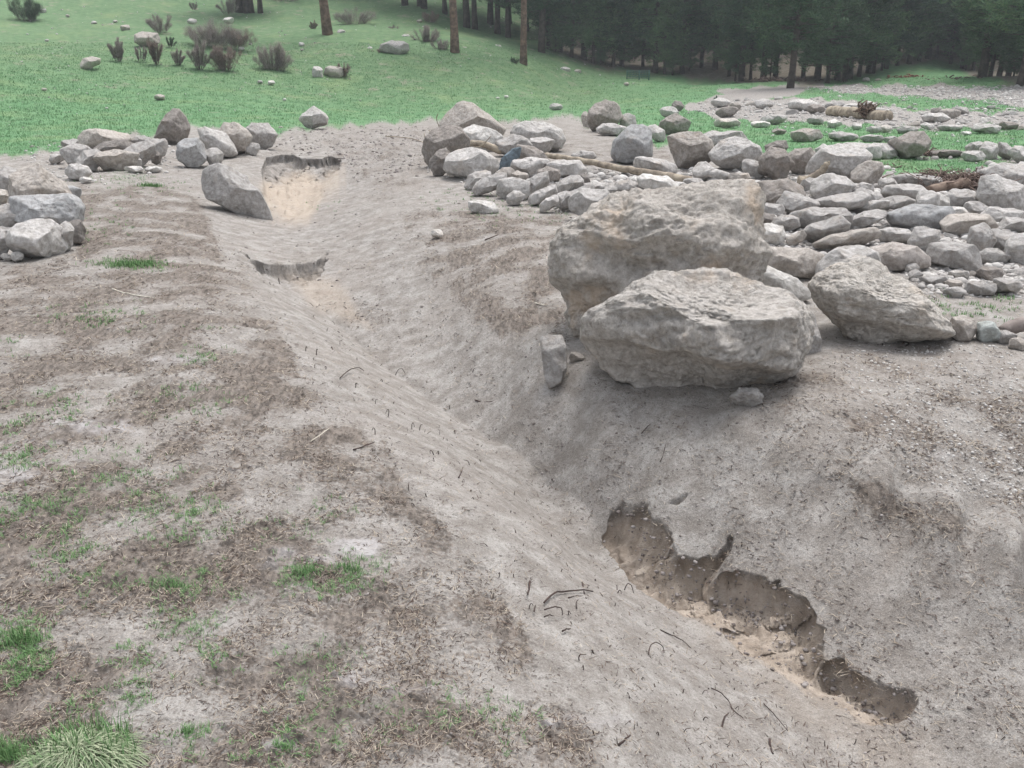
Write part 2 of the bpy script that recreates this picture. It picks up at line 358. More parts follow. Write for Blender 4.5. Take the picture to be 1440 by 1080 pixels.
M_STRAW = simple('straw', (.20, .15, .11), (.48, .42, .34), island=True)
M_DLIT = simple('dark_litter', (.035, .026, .022), (.12, .085, .07), island=True)
M_CLOD = simple('clod', (.13, .11, .10), (.34, .31, .295), island=True)
M_ROOT = simple('root', (.035, .024, .022), (.085, .058, .05), 20, .8, bump=.004)
M_LOG = simple('weathered_log', (.20, .165, .13), (.42, .36, .28), 6, .85, bump=.02)
M_STRAND = simple('strand', (.40, .36, .30), (.60, .56, .48), 20)
M_GATE = simple('green_paint', (.045, .12, .10), (.07, .16, .13), 6, .6)
M_CLOSE = None
# ---------------------------------------------------------------- ground mesh
us = np.concatenate([np.radians(np.arange(-180, -44, 4.)), np.radians(np.linspace(-42, -31, 60)), np.radians(np.linspace(-30.9, 30.9, 900)), np.radians(np.linspace(31, 42, 60)), np.radians(np.arange(44, 181, 4.))])
FINE = [float(np.hypot(*base_hit[:2])) for base_hit in (march(410, 372, base_z), march(400, 224, base_z), march(460, 228, base_z))]
ds = [.35]
while ds[-1] < 235:
    d = ds[-1]; st = .05 if d < 1.5 else float(np.clip(1.15*d/1500, .0016, .022)); st *= .55 if 2.7 < d < 4.4 else 1; st = min([st]+[.0022 for a in FINE if abs(math.log(d/a)) < .07]); ds.append(d*(1+st))
ds = np.array(ds); nu, nv = len(us), len(ds)
UU, DD = np.meshgrid(us, ds); X = (DD*np.sin(UU)).ravel(); Y = (DD*np.cos(UU)).ravel()
ZB = base_z(X, Y); ZI = incise(X, Y); DR = DD.ravel()
PX, PY = project(X, Y, ZB+ZI)
def pmask(poly, soft=6, amp=0, fs=6.0, seed=0):
    poly = np.array(poly, float); lo = poly.min(0)-soft-amp*2; hi = poly.max(0)+soft+amp*2
    out = np.zeros(len(X)); m = (PX > lo[0]) & (PX < hi[0]) & (PY > lo[1]) & (PY < hi[1])
    if m.any():
        # distances measured on the ground, in units of pixels of the nearest edge
        sd = polysd(PX[m], PY[m], poly)
        if amp: sd = sd+amp*fbm2(X[m]*fs/np.maximum(DR[m], 1)*6, Y[m]*fs/np.maximum(DR[m], 1)*3, 4, seed)
        out[m] = sstep(-soft, soft, sd)
    return out
INV = (PX > -600) & (PX < 2040)
grass = pmask([(-700,225),(0,218),(70,212),(100,198),(210,196),(270,182),(390,180),(560,172),(620,164),(700,170),(790,165),(830,176),(880,190),(930,200),(1060,212),(1200,226),(1240,242),(1330,246),(1440,238),(2100,260),(2100,-900),(-700,-900)], 17, 12, 6, 1)
grass = np.where(np.abs(UU.ravel()) > .62, sstep(14, 18, DR), grass)
bands = np.zeros(len(X))
for pl, sf, am, w in (([(965,152),(1000,139),(1120,138),(1200,146),(1290,156),(1440,160),(1700,165),(1700,184),(1440,176),(1290,180),(1170,172),(1070,172),(1000,163)], 4, 7, 1),
                ([(1130,121),(1200,121),(1440,125),(1700,130),(1700,152),(1440,150),(1370,140),(1250,131),(1190,128)], 3, 6, .8),
                ([(1010,128),(1060,124),(1112,118),(1140,124),(1110,140),(1050,146)], 4, 5, .9),
                ([(1190,212),(1440,210),(1440,228),(1340,226),(1250,222)], 4, 5, .5)):
    bands = np.maximum(bands, w*pmask(pl, sf, am, 6, 2))
grass = grass*(1-bands)
gravel = np.maximum(bands*.9, pmask([(700,235),(800,232),(980,236),(1070,246),(1230,256),(1330,260),(1440,236),(1900,250),(1900,400),(1440,405),(1300,412),(1280,390),(1080,345),(850,300)], 10, 8, 6, 3))
patch = np.zeros(len(X))
for x0, y0, x1, y1, w in ((120,225,240,270,.85),(180,255,228,270,.7),(105,455,300,470,.3),(140,364,232,380,.9),(60,428,215,462,.55),(0,475,40,500,.5),(0,620,75,665,.7),(20,545,170,600,.3),(0,690,120,760,.6),(60,740,180,800,.5),
     (220,790,300,840,.65),(350,780,520,835,.7),(0,870,70,960,.75),(180,680,340,760,.4),(270,820,350,850,.45),(80,960,220,1010,.45),(250,1010,430,1080,.35),(250,490,330,515,.45),(640,270,830,312,.5),(700,288,770,300,.5),
     (800,214,960,246,.5),(1290,412,1460,455,.62),(600,262,700,286,.4),(190,545,340,590,.28),(0,580,60,620,.5),(60,640,250,720,.4),(40,780,240,860,.3),(150,845,330,960,.28),(380,880,520,1080,.15),(500,960,760,1060,.16),(350,690,500,760,.2),(100,280,180,350,.35),(420,280,520,300,.2),(210,700,330,800,.3)):
    g = w*np.exp(-(((PX-(x0+x1)/2)/(x1-x0)*1.7)**2+((PY-(y0+y1)/2)/(y1-y0)*1.7)**2)*1.4); patch = np.maximum(patch, g); grass = np.maximum(grass, g*.45)
litter = np.zeros(len(X))
for pl, w in (([(-400,372),(120,372),(235,330),(330,400),(400,450),(470,560),(560,660),(650,770),(760,900),(860,1100),(-400,1100)], .76),
              ([(100,262),(250,250),(300,330),(360,400),(300,420),(100,380)], 1.0), ([(560,300),(680,290),(800,300),(800,480),(700,470),(640,420),(560,350)], .85),
              ([(1060,520),(1250,500),(1440,540),(1800,560),(1800,900),(1440,760),(1300,705),(1200,660),(1090,610)], .55),
              ([(350,175),(600,160),(830,165),(900,200),(860,240),(700,230),(600,260),(560,300),(480,260),(470,215),(350,205)], .5),
              ([(680,880),(760,930),(820,1100),(500,1100),(560,960)], .7), ([(440,430),(560,440),(640,470),(560,480)], .5), ([(1170,660),(1440,745),(1440,800),(1250,735)],.75), ([(800,200),(960,200),(960,246),(800,246)], .6)):
    litter = np.maximum(litter, w*pmask(pl, 22, 16, 6, 4))
litter *= np.clip(.84+1.1*fbm2(X*2.2, Y*2.2, 4, 12), .05, 1.3)
sand = pmask([(370,262),(400,248),(440,246),(472,242),(470,262),(462,285),(430,305),(400,318),(385,300)], 12, 12, 6, 6)*.65
sand = np.maximum(sand, .18*pmask([(870,745),(940,790),(1010,800),(1000,860),(930,850)], 10, 8, 6, 7)); sand = np.maximum(sand, .35*pmask([(400,385),(470,395),(520,460),(440,430)], 10, 6))
sand = np.maximum(sand, .12*pmask([(940,850),(1040,865),(1150,910),(1300,1040),(1350,1100),(1250,1100),(1060,960)], 14, 8))
wet = np.zeros(len(X))
for cx, cy, rx, ry, w in ((500,768,38,14,1),(410,782,60,16,.7),(130,600,90,12,.75),(60,625,70,8,.5),(20,668,60,12,.8),(490,960,34,16,.9),(840,1015,60,14,.6),(250,508,60,6,.6),(70,655,120,18,.35),(100,845,130,22,.3),(570,970,60,20,.5),(760,1010,50,18,.4),(1180,925,30,14,.4),(380,1050,50,14,.5),(1330,640,80,10,.4)):
    wet = np.maximum(wet, w*np.exp(-(((PX-cx)/rx)**2+((PY-cy)/ry)**2)*1.0+.9*fbm2(X*9, Y*9, 3, 8)))
wet = np.clip(wet-.25, 0, .62)*.85
forest = pmask([(760,-200),(765,60),(790,80),(850,96),(960,106),(1110,120),(1150,120),(1200,111),(1350,74),(1352,100),(1400,116),(1440,124),(1700,140),(1700,-900),(760,-900)], 7, 6, 6, 5)
forest = np.maximum(forest, sstep(84, 100, DR)*sstep(720, 800, PX)*(PX < 2000))
grass = grass*(1-.75*forest)
# relief
near = 1/(1+(DR/14)**2)
rough = .30+.9*np.clip(litter, 0, 1)+.5*gravel
rel = .016*fbm2(X*1.3, Y*1.3, 3, 21)*(1+2.0*sstep(20, 60, DR))
rel += near*rough*(.010*fbm2(X*6, Y*6, 3, 31)+.0105*np.maximum(0, fbm2(X*22, Y*22, 3, 33)-.05)*2+.0035*fbm2(X*70, Y*70, 2, 35))
rel += near*gravel*.03*np.maximum(0, fbm2(X*5, Y*5, 4, 37))
rel *= (1-.75*wet)
cutn = np.clip((-ZI+vcrease(X, Y))/.1, 0, 1); rel += .024*cutn*fbm2(X*11, Y*11, 5, 41)*near+.006*cutn*fbm2(X*45, Y*45, 3, 42)*near
rill = fbm2((X*.8-Y*.6)*16, (X*.6+Y*.8)*2.2, 3, 55); slope_m = pmask([(300,300),(560,300),(700,420),(870,540),(1200,660),(1500,770),(1500,1100),(900,1100),(640,760),(420,540),(300,400)], 20)
rel += near*slope_m*.0022*rill
lump = pmask([(330,190),(420,182),(600,178),(620,215),(560,260),(490,250),(470,215),(380,212),(340,225)], 12)
rel += lump*.07*np.maximum(0, fbm2(X*2.2, Y*2.2, 5, 72, .6)-.02)
rel += sstep(9, 14, DR)*(DR < 30)*.02*fbm2(X*2, Y*2, 4, 74)
rel += .35*sstep(25, 80, DR)*fbm2(X*.06, Y*.06, 3, 61)*(1-.0)
Z = ZB+ZI+rel
# slight overhang: the middle of each cut bank is pushed outwards under its lip
Xo, Yo = X.copy(), Y.copy()
for poly, dep, soft, se in CUT[:9]:
    lo = poly.min(0)-.3; hi = poly.max(0)+.3; m = (X > lo[0]) & (X < hi[0]) & (Y > lo[1]) & (Y < hi[1])
    e = .01; sd0 = polysd(X[m], Y[m], poly); gx = (polysd(X[m]+e, Y[m], poly)-sd0)/e; gy = (polysd(X[m], Y[m]+e, poly)-sd0)/e
    k = np.clip((-ZI[m]+vcrease(X[m], Y[m]))/dep, 0, 1.2); am = np.clip(4*k*(1.05-k), 0, 1)*(min(dep*.2, .03) if dep < .2 else .07)*(1+.8*fbm2(X[m]*8, Y[m]*8, 2, 66)) * (gy < .3)
    Xo[m] -= gx*am; Yo[m] -= gy*am
idx = np.arange(nu*nv).reshape(nv, nu)
Fq = np.stack([idx[:-1, :-1], idx[:-1, 1:], idx[1:, 1:], idx[1:, :-1]], -1).reshape(-1, 4)[:, ::-1]
gme = mesh_from('ground', np.stack([Xo, Yo, Z], 1), Fq)
for nm, arr in (('grass', grass), ('litter', litter), ('sand', sand), ('wet', wet), ('gravel', gravel), ('forest', forest), ('hill', sstep(40, 62, DR)*sstep(980, 780, PX)), ('cut', np.clip((-ZI+vcrease(X, Y)-.01)/.05, 0, 1)*(DR < 7))):
    at = gme.attributes.new(nm, 'FLOAT', 'POINT'); at.data.foreach_set('value', np.asarray(arr, np.float32))
go = tag(link('ground', gme, MG), kind='structure')
# lookup of the finished surface for scattering
lnds = np.log(ds)
def surf(x, y):
    u = np.arctan2(x, y); d = np.log(np.hypot(x, y))
    fu = np.interp(u, us, np.arange(nu)); fv = np.interp(d, lnds, np.arange(nv))
    iu = np.clip(fu.astype(int), 0, nu-2); iv = np.clip(fv.astype(int), 0, nv-2); a = fu-iu; b = fv-iv
    def L(A):
        A = A.reshape(nv, nu); return (A[iv, iu]*(1-a)+A[iv, iu+1]*a)*(1-b)+(A[iv+1, iu]*(1-a)+A[iv+1, iu+1]*a)*b
    return L
def surfz(x, y):
    return surf(np.asarray(x, float), np.asarray(y, float))(Z)

hz, hnt, _b = mat_new('haze'); hnt.nodes.remove(_b); pv = hnt.nodes.new('ShaderNodeVolumePrincipled'); pv.inputs['Density'].default_value = .0010; pv.inputs['Color'].default_value = (.80, .87, .92, 1); pv.inputs['Anisotropy'].default_value = .2
hnt.links.new(pv.outputs[0], [n_ for n_ in hnt.nodes if n_.type == 'OUTPUT_MATERIAL'][0].inputs['Volume'])
HZ = 245.; zb, zt = -8., 82.
hv = [(x, y, z) for z in (zb, zt) for y in (-HZ, HZ) for x in (-HZ, HZ)]; hf = [(0, 2, 3, 1), (4, 5, 7, 6), (0, 1, 5, 4), (2, 6, 7, 3), (0, 4, 6, 2), (1, 3, 7, 5)]
tag(link('haze', mesh_from('haze', hv, hf, False), hz), 'thin damp haze over the valley', kind='stuff')
# ---------------------------------------------------------------- rocks
import bmesh
RS = np.random.RandomState
_ico = {}
def ico(l):
    if l not in _ico:
        bm = bmesh.new(); bmesh.ops.create_icosphere(bm, subdivisions=l, radius=1); bm.verts.ensure_lookup_table()
        _ico[l] = (np.array([v.co[:] for v in bm.verts]), np.array([[v.index for v in f.verts] for f in bm.faces])); bm.free()
    return _ico[l]
TONE = dict(grey=(.43,.412,.395), pale=(.52,.50,.48), brown=(.32,.292,.268), tan=(.44,.405,.37), blue=(.385,.385,.385), dark=(.27,.248,.23), white=(.64,.62,.59), cream=(.58,.545,.50), mint=(.50,.53,.51), pink=(.46,.42,.39), slate=(.17,.215,.25))
TONEW = dict(grey='grey', pale='pale grey', brown='brown', tan='tan', blue='bluish grey', dark='dark grey-brown', white='whitish', cream='cream', mint='mint-white', pink='pinkish', slate='slate-blue')
ROCKS = []     # (object, px box, tone, shape)
def radial(P2):
    """star-shaped outline -> radius for 360 directions"""
    c = P2.mean(0); ar = 0; cc = np.zeros(2)
    for i in range(len(P2)):
        a, b = P2[i], P2[(i+1) % len(P2)]; w = a[0]*b[1]-b[0]*a[1]; ar += w; cc += (a+b)*w
    if abs(ar) > 1e-9: c = cc/(3*ar)
    Q = P2-c; th = np.linspace(-np.pi, np.pi, 361)[:-1]; R = np.zeros(360)
    for i in range(len(Q)):
        a, b = Q[i], Q[(i+1) % len(Q)]; e = b-a
        for k in range(360):
            d = (math.cos(th[k]), math.sin(th[k])); det = d[0]*(-e[1])+e[0]*d[1]
            if abs(det) < 1e-12: continue
            t = (a[0]*(-e[1])+e[0]*a[1])/det; s = (d[0]*a[1]-d[1]*a[0])/det
            if t > 0 and -1e-6 <= s <= 1+1e-6: R[k] = max(R[k], t)
    kk = np.exp(-np.linspace(-2, 2, 9)**2); kk /= kk.sum(); R = np.convolve(np.concatenate([R[-4:], R, R[:4]]), kk, 'valid')
    return c, R
def rock(name, poly, tone, seed, level=4, depth=1.0, prof=None, crag=1.0, strat=0, mat=None, block=.78, cuts=7, groundpx=None, push=.45, lump=.05):
    if level < 7 and level > 3: cuts = max(cuts, 11)
    rs = RS(seed); poly = np.array(poly, float); cx, cy = poly.mean(0); bx = cx if groundpx is None else groundpx[0]; by = poly[:, 1].max() if groundpx is None else groundpx[1]
    G = hit(bx, by); dG = math.hypot(G[0], G[1])
    wpx, hpx = np.ptp(poly[:, 0]), np.ptp(poly[:, 1]); rg = np.linalg.norm(G-[0, 0, CAMH])
    Dh = depth*.5*(.55*wpx+.45*hpx)*rg/F*.95
    r = ray(cx, cy); t = (dG+push*Dh)/math.hypot(r[0], r[1]); C = np.array([0, 0, CAMH])+r*t
    e1 = np.array([r[1], -r[0], 0]); e1 /= np.linalg.norm(e1); w = -r; e2 = np.cross(w, e1)
    if e2[2] < 0: e2 = -e2
    pl = []
    for p in poly:
        rr = ray(*p); tt = np.dot(C-[0, 0, CAMH], r)/np.dot(rr, r); q = np.array([0, 0, CAMH])+rr*tt-C; pl.append((q@e1, q@e2))
    c2, R = radial(np.array(pl)); S, Fc = ico(level); S = S.copy()
    a, b, c = S.T; rho = np.hypot(a, b)+1e-9; th = np.arctan2(b, a)
    s = rho**block; Nn = np.stack([a/rho*s, b/rho*s, np.sign(c)*np.abs(c)**.9], 1)
    for k in range(cuts):
        nn = rs.randn(3); 
        if k == 0: nn = np.array([rs.randn()*.25, .8, .62])
        elif k == 1: nn = np.array([rs.randn()*.4, -.35, .9])
        elif k in (2, 3): nn[2] = abs(nn[2])+.4
        nn /= np.linalg.norm(nn); hh = rs.uniform(.56, .82) if abs(nn[2]) > .35 else rs.uniform(.84, .97)
        if level >= 5: hh = hh+.08 if abs(nn[2]) > .35 else hh+.05
        dd = Nn@nn-hh; Nn = Nn-np.where(dd > 0, dd*.98, 0)[:, None]*nn
    Rk = np.interp(th, np.linspace(-np.pi, np.pi, 361), np.append(R, R[0]))*1.03
    Z = Nn[:, 2]*Dh
    x2 = Nn[:, 0]*Rk; y2 = Nn[:, 1]*Rk
    if prof is not None:
        ymin, ymax = -R[90-10:90+10].max(), R[270-10:270+10].max(); tt = (y2-ymin)/(ymax-ymin); Z = np.where(Z > 0, Z*prof(tt, x2/R.max(), x2, y2), Z)
    Pn = np.stack([x2, y2, Z], 1); sc = 1/max(R.mean(), 1e-4); q = Pn*sc+seed*3.1
    dirn = Pn/(np.linalg.norm(Pn, axis=1)[:, None]+1e-9); Ra = R.mean()
    dsp = lump*fbm3(q*1.3, 3, seed % 50)
    if level >= 5:
        qs = q*np.array([1, 1+strat, 1]); 
        dsp = dsp+crag*(.030*fbm3(qs*2.3, 5, 3, .6, True)-.02)
        dsp = dsp+crag*.012*fbm3(qs*14, 3, 9)
        tr = fbm3(qs*1.6, 4, 33, .55)*3.2; fl = np.floor(tr); tr = (fl+sstep(.35, .65, tr-fl))/3.2; dsp = dsp+crag*.060*tr*(1.3 if level >= 7 else .8)
        if level >= 7:
            dsp = dsp-crag*.024*sstep(.10, .30, fbm3(qs*np.array([2.2, 3.6, 2.2]), 4, 61, .6))
            cr = np.abs(pn3(qs*1.7, 21)+.35*pn3(qs*5, 22)); dsp = dsp-crag*.028*np.exp(-(cr/.03)**2)*np.clip(.3+pn3(qs*1.1, 71)*2, 0, 1); dsp = dsp+crag*.008*fbm3(qs*38, 3, 19, .7)
    else: dsp = dsp+.045*fbm3(q*2.6, 4, 11, .6, True)-.02
    Pn = Pn+dirn*(dsp*Ra)[:, None]*np.array([.8, .8, 1.2])
    Wd = C+(Pn[:, 0]+c2[0])[:, None]*e1+(Pn[:, 1]+c2[1])[:, None]*e2+Pn[:, 2][:, None]*w
    org = np.array([C[0], C[1], gz(C[0], C[1])])
    if np.dot(np.cross(e1, e2), w) < 0: Fc = Fc[:, ::-1]
    o = link(name, mesh_from(name, Wd-org, Fc), mat or MR, loc=org)
    tc = np.array(TONE[tone] if isinstance(tone, str) else tone)*(1+.06*rs.randn()); o.color = (*np.clip(tc, 0, 1), 1)
    return o
def boxpoly(x0, y0, x1, y1, shp, rs):
    n = rs.randint(7, 10); th = np.sort((np.arange(n)+rs.uniform(-.28, .28, n))*2*np.pi/n+rs.rand()); e = dict(r=2.1, b=3.6, s=3.0, w=2.4).get(shp[0], 2.5)
    c, s = np.cos(th), np.sin(th); r = (np.abs(c)**e+np.abs(s)**e)**(-1/e)*rs.uniform(.9, 1.05, n); x, y = r*c, r*s
    if shp[0] in 'rb' and rs.rand() < .6: a = rs.uniform(-.35, .35); x, y = x+a*y, y
    if shp[0] == 'w':      # pointed, peak at left / middle / right
        pk = {'l': -.5, 'm': 0, 'r': .5}[shp[1]]; y = np.where(y < 0, y*(1-.75*np.clip(np.abs(x-pk), 0, 1)), y)
    if shp[0] == 's' and len(shp) > 1: y = y*.62+x*{'u': -.45, 'd': .45}[shp[1]]   # slab tilted up / down to the right
    x = (x-x.min())/np.ptp(x); y = (y-y.min())/np.ptp(y)
    return np.stack([x0+x*(x1-x0), y0+y*(y1-y0)], 1)
def P_(s): return [tuple(map(float, p.split(','))) for p in s.split()]
sd_ = [100]
def R_(spec, tone, label=None, shp='r', name='rock', group=None, **k):
    sd_[0] += 1; sd = sd_[0]; rs = RS(sd)
    if isinstance(spec, tuple):
        ex = .11*(spec[2]-spec[0]); ey = .11*(spec[3]-spec[1]); spec = (spec[0]-ex, spec[1]-ey, spec[2]+ex, spec[3]+ey)
    poly = boxpoly(*spec, shp, rs) if isinstance(spec, tuple) else P_(spec)
    poly = np.array(poly); bx = (*poly.min(0), *poly.max(0)); sz = max(bx[2]-bx[0], bx[3]-bx[1])
    k.setdefault('level', 5 if sz > 34 else (4 if sz > 14 else 3))
    k.setdefault('block', {'b': .62, 's': .66}.get(shp[0], .76)); k.setdefault('depth', 1.0)
    o = rock(name, poly, tone, sd, **k); o['category'] = 'boulder' if name == 'boulder' else 'rock'
    if label: o['label'] = label
    if group: o['group'] = group
    ROCKS.append((o, bx, tone, shp)); return o
# --- hero boulders
def prof_front(t, u, x, y):
    tj = t+.07*u+.05*fbm2(x*3, y*3+5, 2, 3)
    p = np.interp(tj, [0, .10, .24, .30, .34, .45, .58, .66, .70, .80, .92, 1], [.10, .30, .55, .68, 1.05, 1.02, .90, 1.02, .88, .66, .32, .0])
    return p
front = R_('822,460 827,443 857,427 887,407 917,388 953,383 987,379 1020,380 1045,390 1073,402 1100,409 1122,422 1133,440 1137,465 1134,488 1123,512 1100,532 1070,545 1037,553 993,556 953,553 907,550 880,536 850,515 830,495 822,477', 'pale',
   'huge craggy grey boulder in front of the tallest one, overhanging the gully edge', name='boulder', level=7, prof=prof_front, strat=.5, mat=MRB, depth=1.2, lump=.03, block=.7, cuts=2, groundpx=(975, 553))
def prof_back(t, u, x, y):
    tj = t+.08*u+.07*fbm2(x*2.5, y*2.5+9, 2, 4)
    p = np.interp(tj, [0, .2, .38, .46, .56, .66, .72, .85, 1], [.55, .70, .86, .82, .72, .84, 1.0, .84, .4])
    return p-.25*sstep(-.25, -.4, u)*sstep(.46, .38, t)-.14*np.exp(-((u+.25)/.2)**2-((t-.47)/.10)**2)
back = R_('775,372 778,335 790,322 810,308 840,290 858,279 900,271 940,263 973,260 1007,257 1040,255 1057,261 1066,290 1073,323 1076,353 1074,390 1070,430 1040,470 940,500 860,500 823,493 806,486 798,468 795,415 781,398', 'pale',
   'tallest craggy boulder with ochre stains on top, leaning behind the front boulder', name='boulder', level=7, prof=prof_back, strat=.5, mat=MRB, depth=.8, lump=.07, block=.80, cuts=0, groundpx=(830, 492), push=.75)
back.color = (.51, .475, .435, 1)
front.color = (.51, .48, .445, 1)
R_((1102, 434, 1150, 520), 'grey', 'narrow grey knob squeezed against the right end of the front boulder', 'r', name='boulder', depth=1.0, groundpx=(1128, 505), push=1.2, level=6)
R_('1140,400 1150,386 1180,372 1215,362 1240,371 1262,390 1290,410 1312,430 1333,452 1338,468 1318,476 1285,479 1250,481 1215,487 1196,481 1175,452 1160,440 1148,424', 'cream',
   'big cream and ochre boulder with a ragged overhang right of the two huge boulders', name='boulder', level=7, strat=.8, mat=MRB, depth=.85, crag=1.0, groundpx=(1235, 484), block=.66, cuts=2,
   prof=lambda t, u, x, y: np.interp(t+.35*np.clip(u, -1, 1)*.4+.06*fbm2(x*5, y*5, 2, 8), [0, .15, .26, .34, .5, .75, 1], [.35, .5, .72, 1.0, .95, .8, .45]))
R_('761,475 771,470 790,472 796,486 797,518 790,538 772,546 765,525 761,496', 'grey', 'upright grey slab standing in the gully slope left of the huge boulders', 'b', name='rock', level=5, depth=.8, block=.55)
R_('1066,376 1077,372 1100,383 1125,392 1138,405 1141,420 1125,428 1080,420 1064,405', 'white', 'whitish rounded boulder between the tallest boulder and the cream boulder', name='boulder', push=.7, groundpx=(1110, 432))
R_('1146,392 1150,370 1165,356 1180,347 1210,344 1235,354 1242,380 1200,398', 'pale', 'pale smooth boulder rising just behind the cream boulder', name='boulder')
R_('1070,352 1078,347 1110,348 1140,350 1158,358 1162,370 1155,384 1140,392 1110,388 1076,378', 'tan', 'long tan boulder right behind the tallest boulder, dark shade under it', name='boulder')
R_('1215,344 1255,341 1290,347 1308,363 1309,374 1290,379 1240,382 1216,372', 'pink', 'flat pinkish slab behind the cream boulder', 's', name='boulder')
# --- left near pile
R_('8,345 12,325 25,314 50,308 72,309 88,320 97,338 98,350 90,358 70,362 45,361 20,356', 'pale', 'smooth rounded grey boulder at the front of the pile at the left edge', name='boulder', level=6, crag=.6)
R_('12,277 56,273 97,272 111,280 119,290 118,309 112,318 98,328 60,330 20,310', 'blue', 'bluish grey boulder forming the right side of the left-edge pile', name='boulder', level=6)
R_('-12,292 10,287 55,288 75,298 84,312 80,322 40,330 -5,325', 'grey', 'grey ridged boulder between the smooth front boulder and the bluish one at left', name='boulder', strat=1)
R_('8,262 12,246 24,240 42,232 54,229 60,236 74,246 89,256 97,266 104,278 60,292 12,288', 'tan', 'tallest jagged tan boulder at the back of the left-edge pile', name='boulder', level=6)
R_((-10, 236, 24, 276), 'grey', 'half seen grey boulder at the back left corner of the left-edge pile', 'r', name='boulder')
R_((54, 262, 108, 284), 'blue', 'flat bluish slab lying on the back of the left-edge pile', 's', push=.2)
R_((-8, 267, 12, 286), 'cream', 'small cream stone on the left-edge pile cut by the photo edge', 'b')
R_((5, 305, 25, 323), 'white', 'small white angular stone resting behind the smooth front boulder at left', 'wl')
R_((-6, 319, 22, 334), 'grey', 'small flat grey stone left of the smooth front boulder', 's')
R_((-14, 328, 13, 361), 'grey', 'grey stone cut by the left edge beside the smooth front boulder', 'r')
R_((2, 357, 16, 366), 'white', 'leftmost of two tiny white pebbles at the foot of the smooth front boulder', 'r')
R_((16, 355, 32, 367), 'white', 'bigger of two tiny white pebbles at the foot of the smooth front boulder', 'r')
R_((96, 312, 119, 341), 'dark', 'dark grey stone tucked under the bluish boulder at left', 'r')
R_((82, 313, 102, 350), 'grey', 'small grey stone against the right side of the smooth front boulder', 'r')
# --- back left row
R_('108,205 110,192 118,183 135,181 152,182 168,186 181,188 185,197 178,205 160,207 140,211 118,209', 'tan', 'broad flat-topped tan boulder on top of the back left rock row', name='boulder', level=5)
R_((88, 196, 112, 213), 'grey', None, 's'); R_((70, 214, 91, 230), 'grey', None, 'r')
R_((89, 205, 133, 234), 'grey', 'rounded grey boulder at the left front of the back left rock row', 'r')
R_((137, 199, 190, 227), 'dark', 'dark wedge shaped rock in the middle of the back left rock row', 'wm')
R_((136, 212, 190, 238), 'tan', 'two-humped tan rock at the front of the back left rock row', 'b')
R_((109, 212, 141, 238), 'grey', None, 'r'); R_((94, 232, 126, 251), 'pale', 'low pale rock below the back left rock row', 'r'); R_((112, 249, 128, 259), 'white', 'small white stone on the grass below the back left rock row', 's')
R_((176, 201, 216, 233), 'grey', 'rounded grey rock left of the triangular dark boulder', 'r'); R_((184, 190, 210, 206), 'grey', None, 'wm'); R_((208, 197, 234, 222), 'grey', 'grey rock at the foot of the triangular dark boulder', 'r')
R_((213, 213, 226, 230), 'dark', None, 'r'); R_((186, 222, 199, 237), 'pale', None, 'r')
R_('214,200 222,180 232,162 243,151 252,154 262,165 267,180 264,194 252,202 235,204', 'brown', 'triangular dark brown boulder standing up above the back left rock row', name='boulder', block=.62)
R_((177, 234, 200, 242), 'white', None, 's'); R_((205, 234, 227, 242), 'white', None, 's')
R_('246,215 250,201 262,194 280,193 288,203 290,225 280,236 265,236 250,226', 'blue', 'mottled bluish boulder right below the triangular dark boulder', name='boulder')
R_('278,182 288,178 303,179 318,188 330,204 334,216 324,222 305,221 290,209 282,196', 'pale', 'long pale boulder leaning down to the right beside the gully head', name='boulder', block=.62)
R_((308, 176, 350, 214), 'tan', 'tan rounded boulder behind the long pale leaning boulder', 'r', name='boulder')
R_((345, 176, 386, 208), 'grey', 'rightmost rounded boulder of the row beside the gully head', 'r', name='boulder')
R_((289, 210, 312, 233), 'pale', 'small pale oval stone in front of the long leaning boulder', 'r'); R_((345, 201, 364, 217), 'pale', None, 'r')
R_((423, 152, 458, 179), 'pale', 'lone pale grey rock on the edge of the green meadow above the gully head', 'wm')
R_('283,253 286,241 293,233 307,231 333,238 347,247 352,258 367,269 375,284 383,307 380,319 368,317 351,304 333,301 313,290 291,279 285,268', 'grey', 'large smooth grey boulder sliding into the gully head', name='boulder', level=6, crag=.5, block=.64, depth=.8, groundpx=(350, 303), push=.3)
# --- centre cluster
R_('616,178 628,160 642,146 652,142 664,145 674,152 687,160 700,172 711,181 705,194 680,196 640,190', 'tan', 'tallest smooth tan boulder at the back of the centre cluster', name='boulder', level=6, crag=.35, block=.68)
R_('592,212 595,197 607,181 627,176 648,179 659,194 660,210 640,225 618,236 606,237 595,226', 'brown', 'dark muddy root covered boulder at the left of the centre cluster', name='boulder', level=6)
R_((652, 178, 702, 210), 'white', 'whitish boulder between the smooth tan boulder and the long branch', 'r', name='boulder')
R_('623,236 627,221 640,211 660,207 682,212 698,224 703,238 696,248 672,254 648,252 630,246', 'pale', 'large rounded grey boulder at the front left of the centre cluster', name='boulder', level=6, crag=.6)
R_((607, 211, 635, 245), 'dark', 'knobby dark stone against the left side of the large rounded boulder', 'r', crag=2)
R_('718,186 724,176 738,170 758,171 775,175 790,183 795,196 790,208 776,213 750,208 725,200', 'pale', 'wide pocked pale boulder at the back right of the centre cluster', name='boulder', level=6)
R_((701, 191, 745, 219), 'grey', None, 'r'); R_((743, 194, 776, 217), 'pale', 'pale stone at the left end of the long pole', 'r')
R_('698,241 704,223 720,209 733,207 731,220 716,236', 'slate', 'slate blue flat slab in the middle of the centre cluster', block=.55, depth=.5)
R_((731, 206, 774, 235), 'brown', 'smooth brown slab at the left end of the long pole', 'sd')
R_((722, 222, 770, 247), 'pale', None, 'r'); R_((773, 227, 819, 249), 'pale', 'square flat pale block below the long pole', 'b')
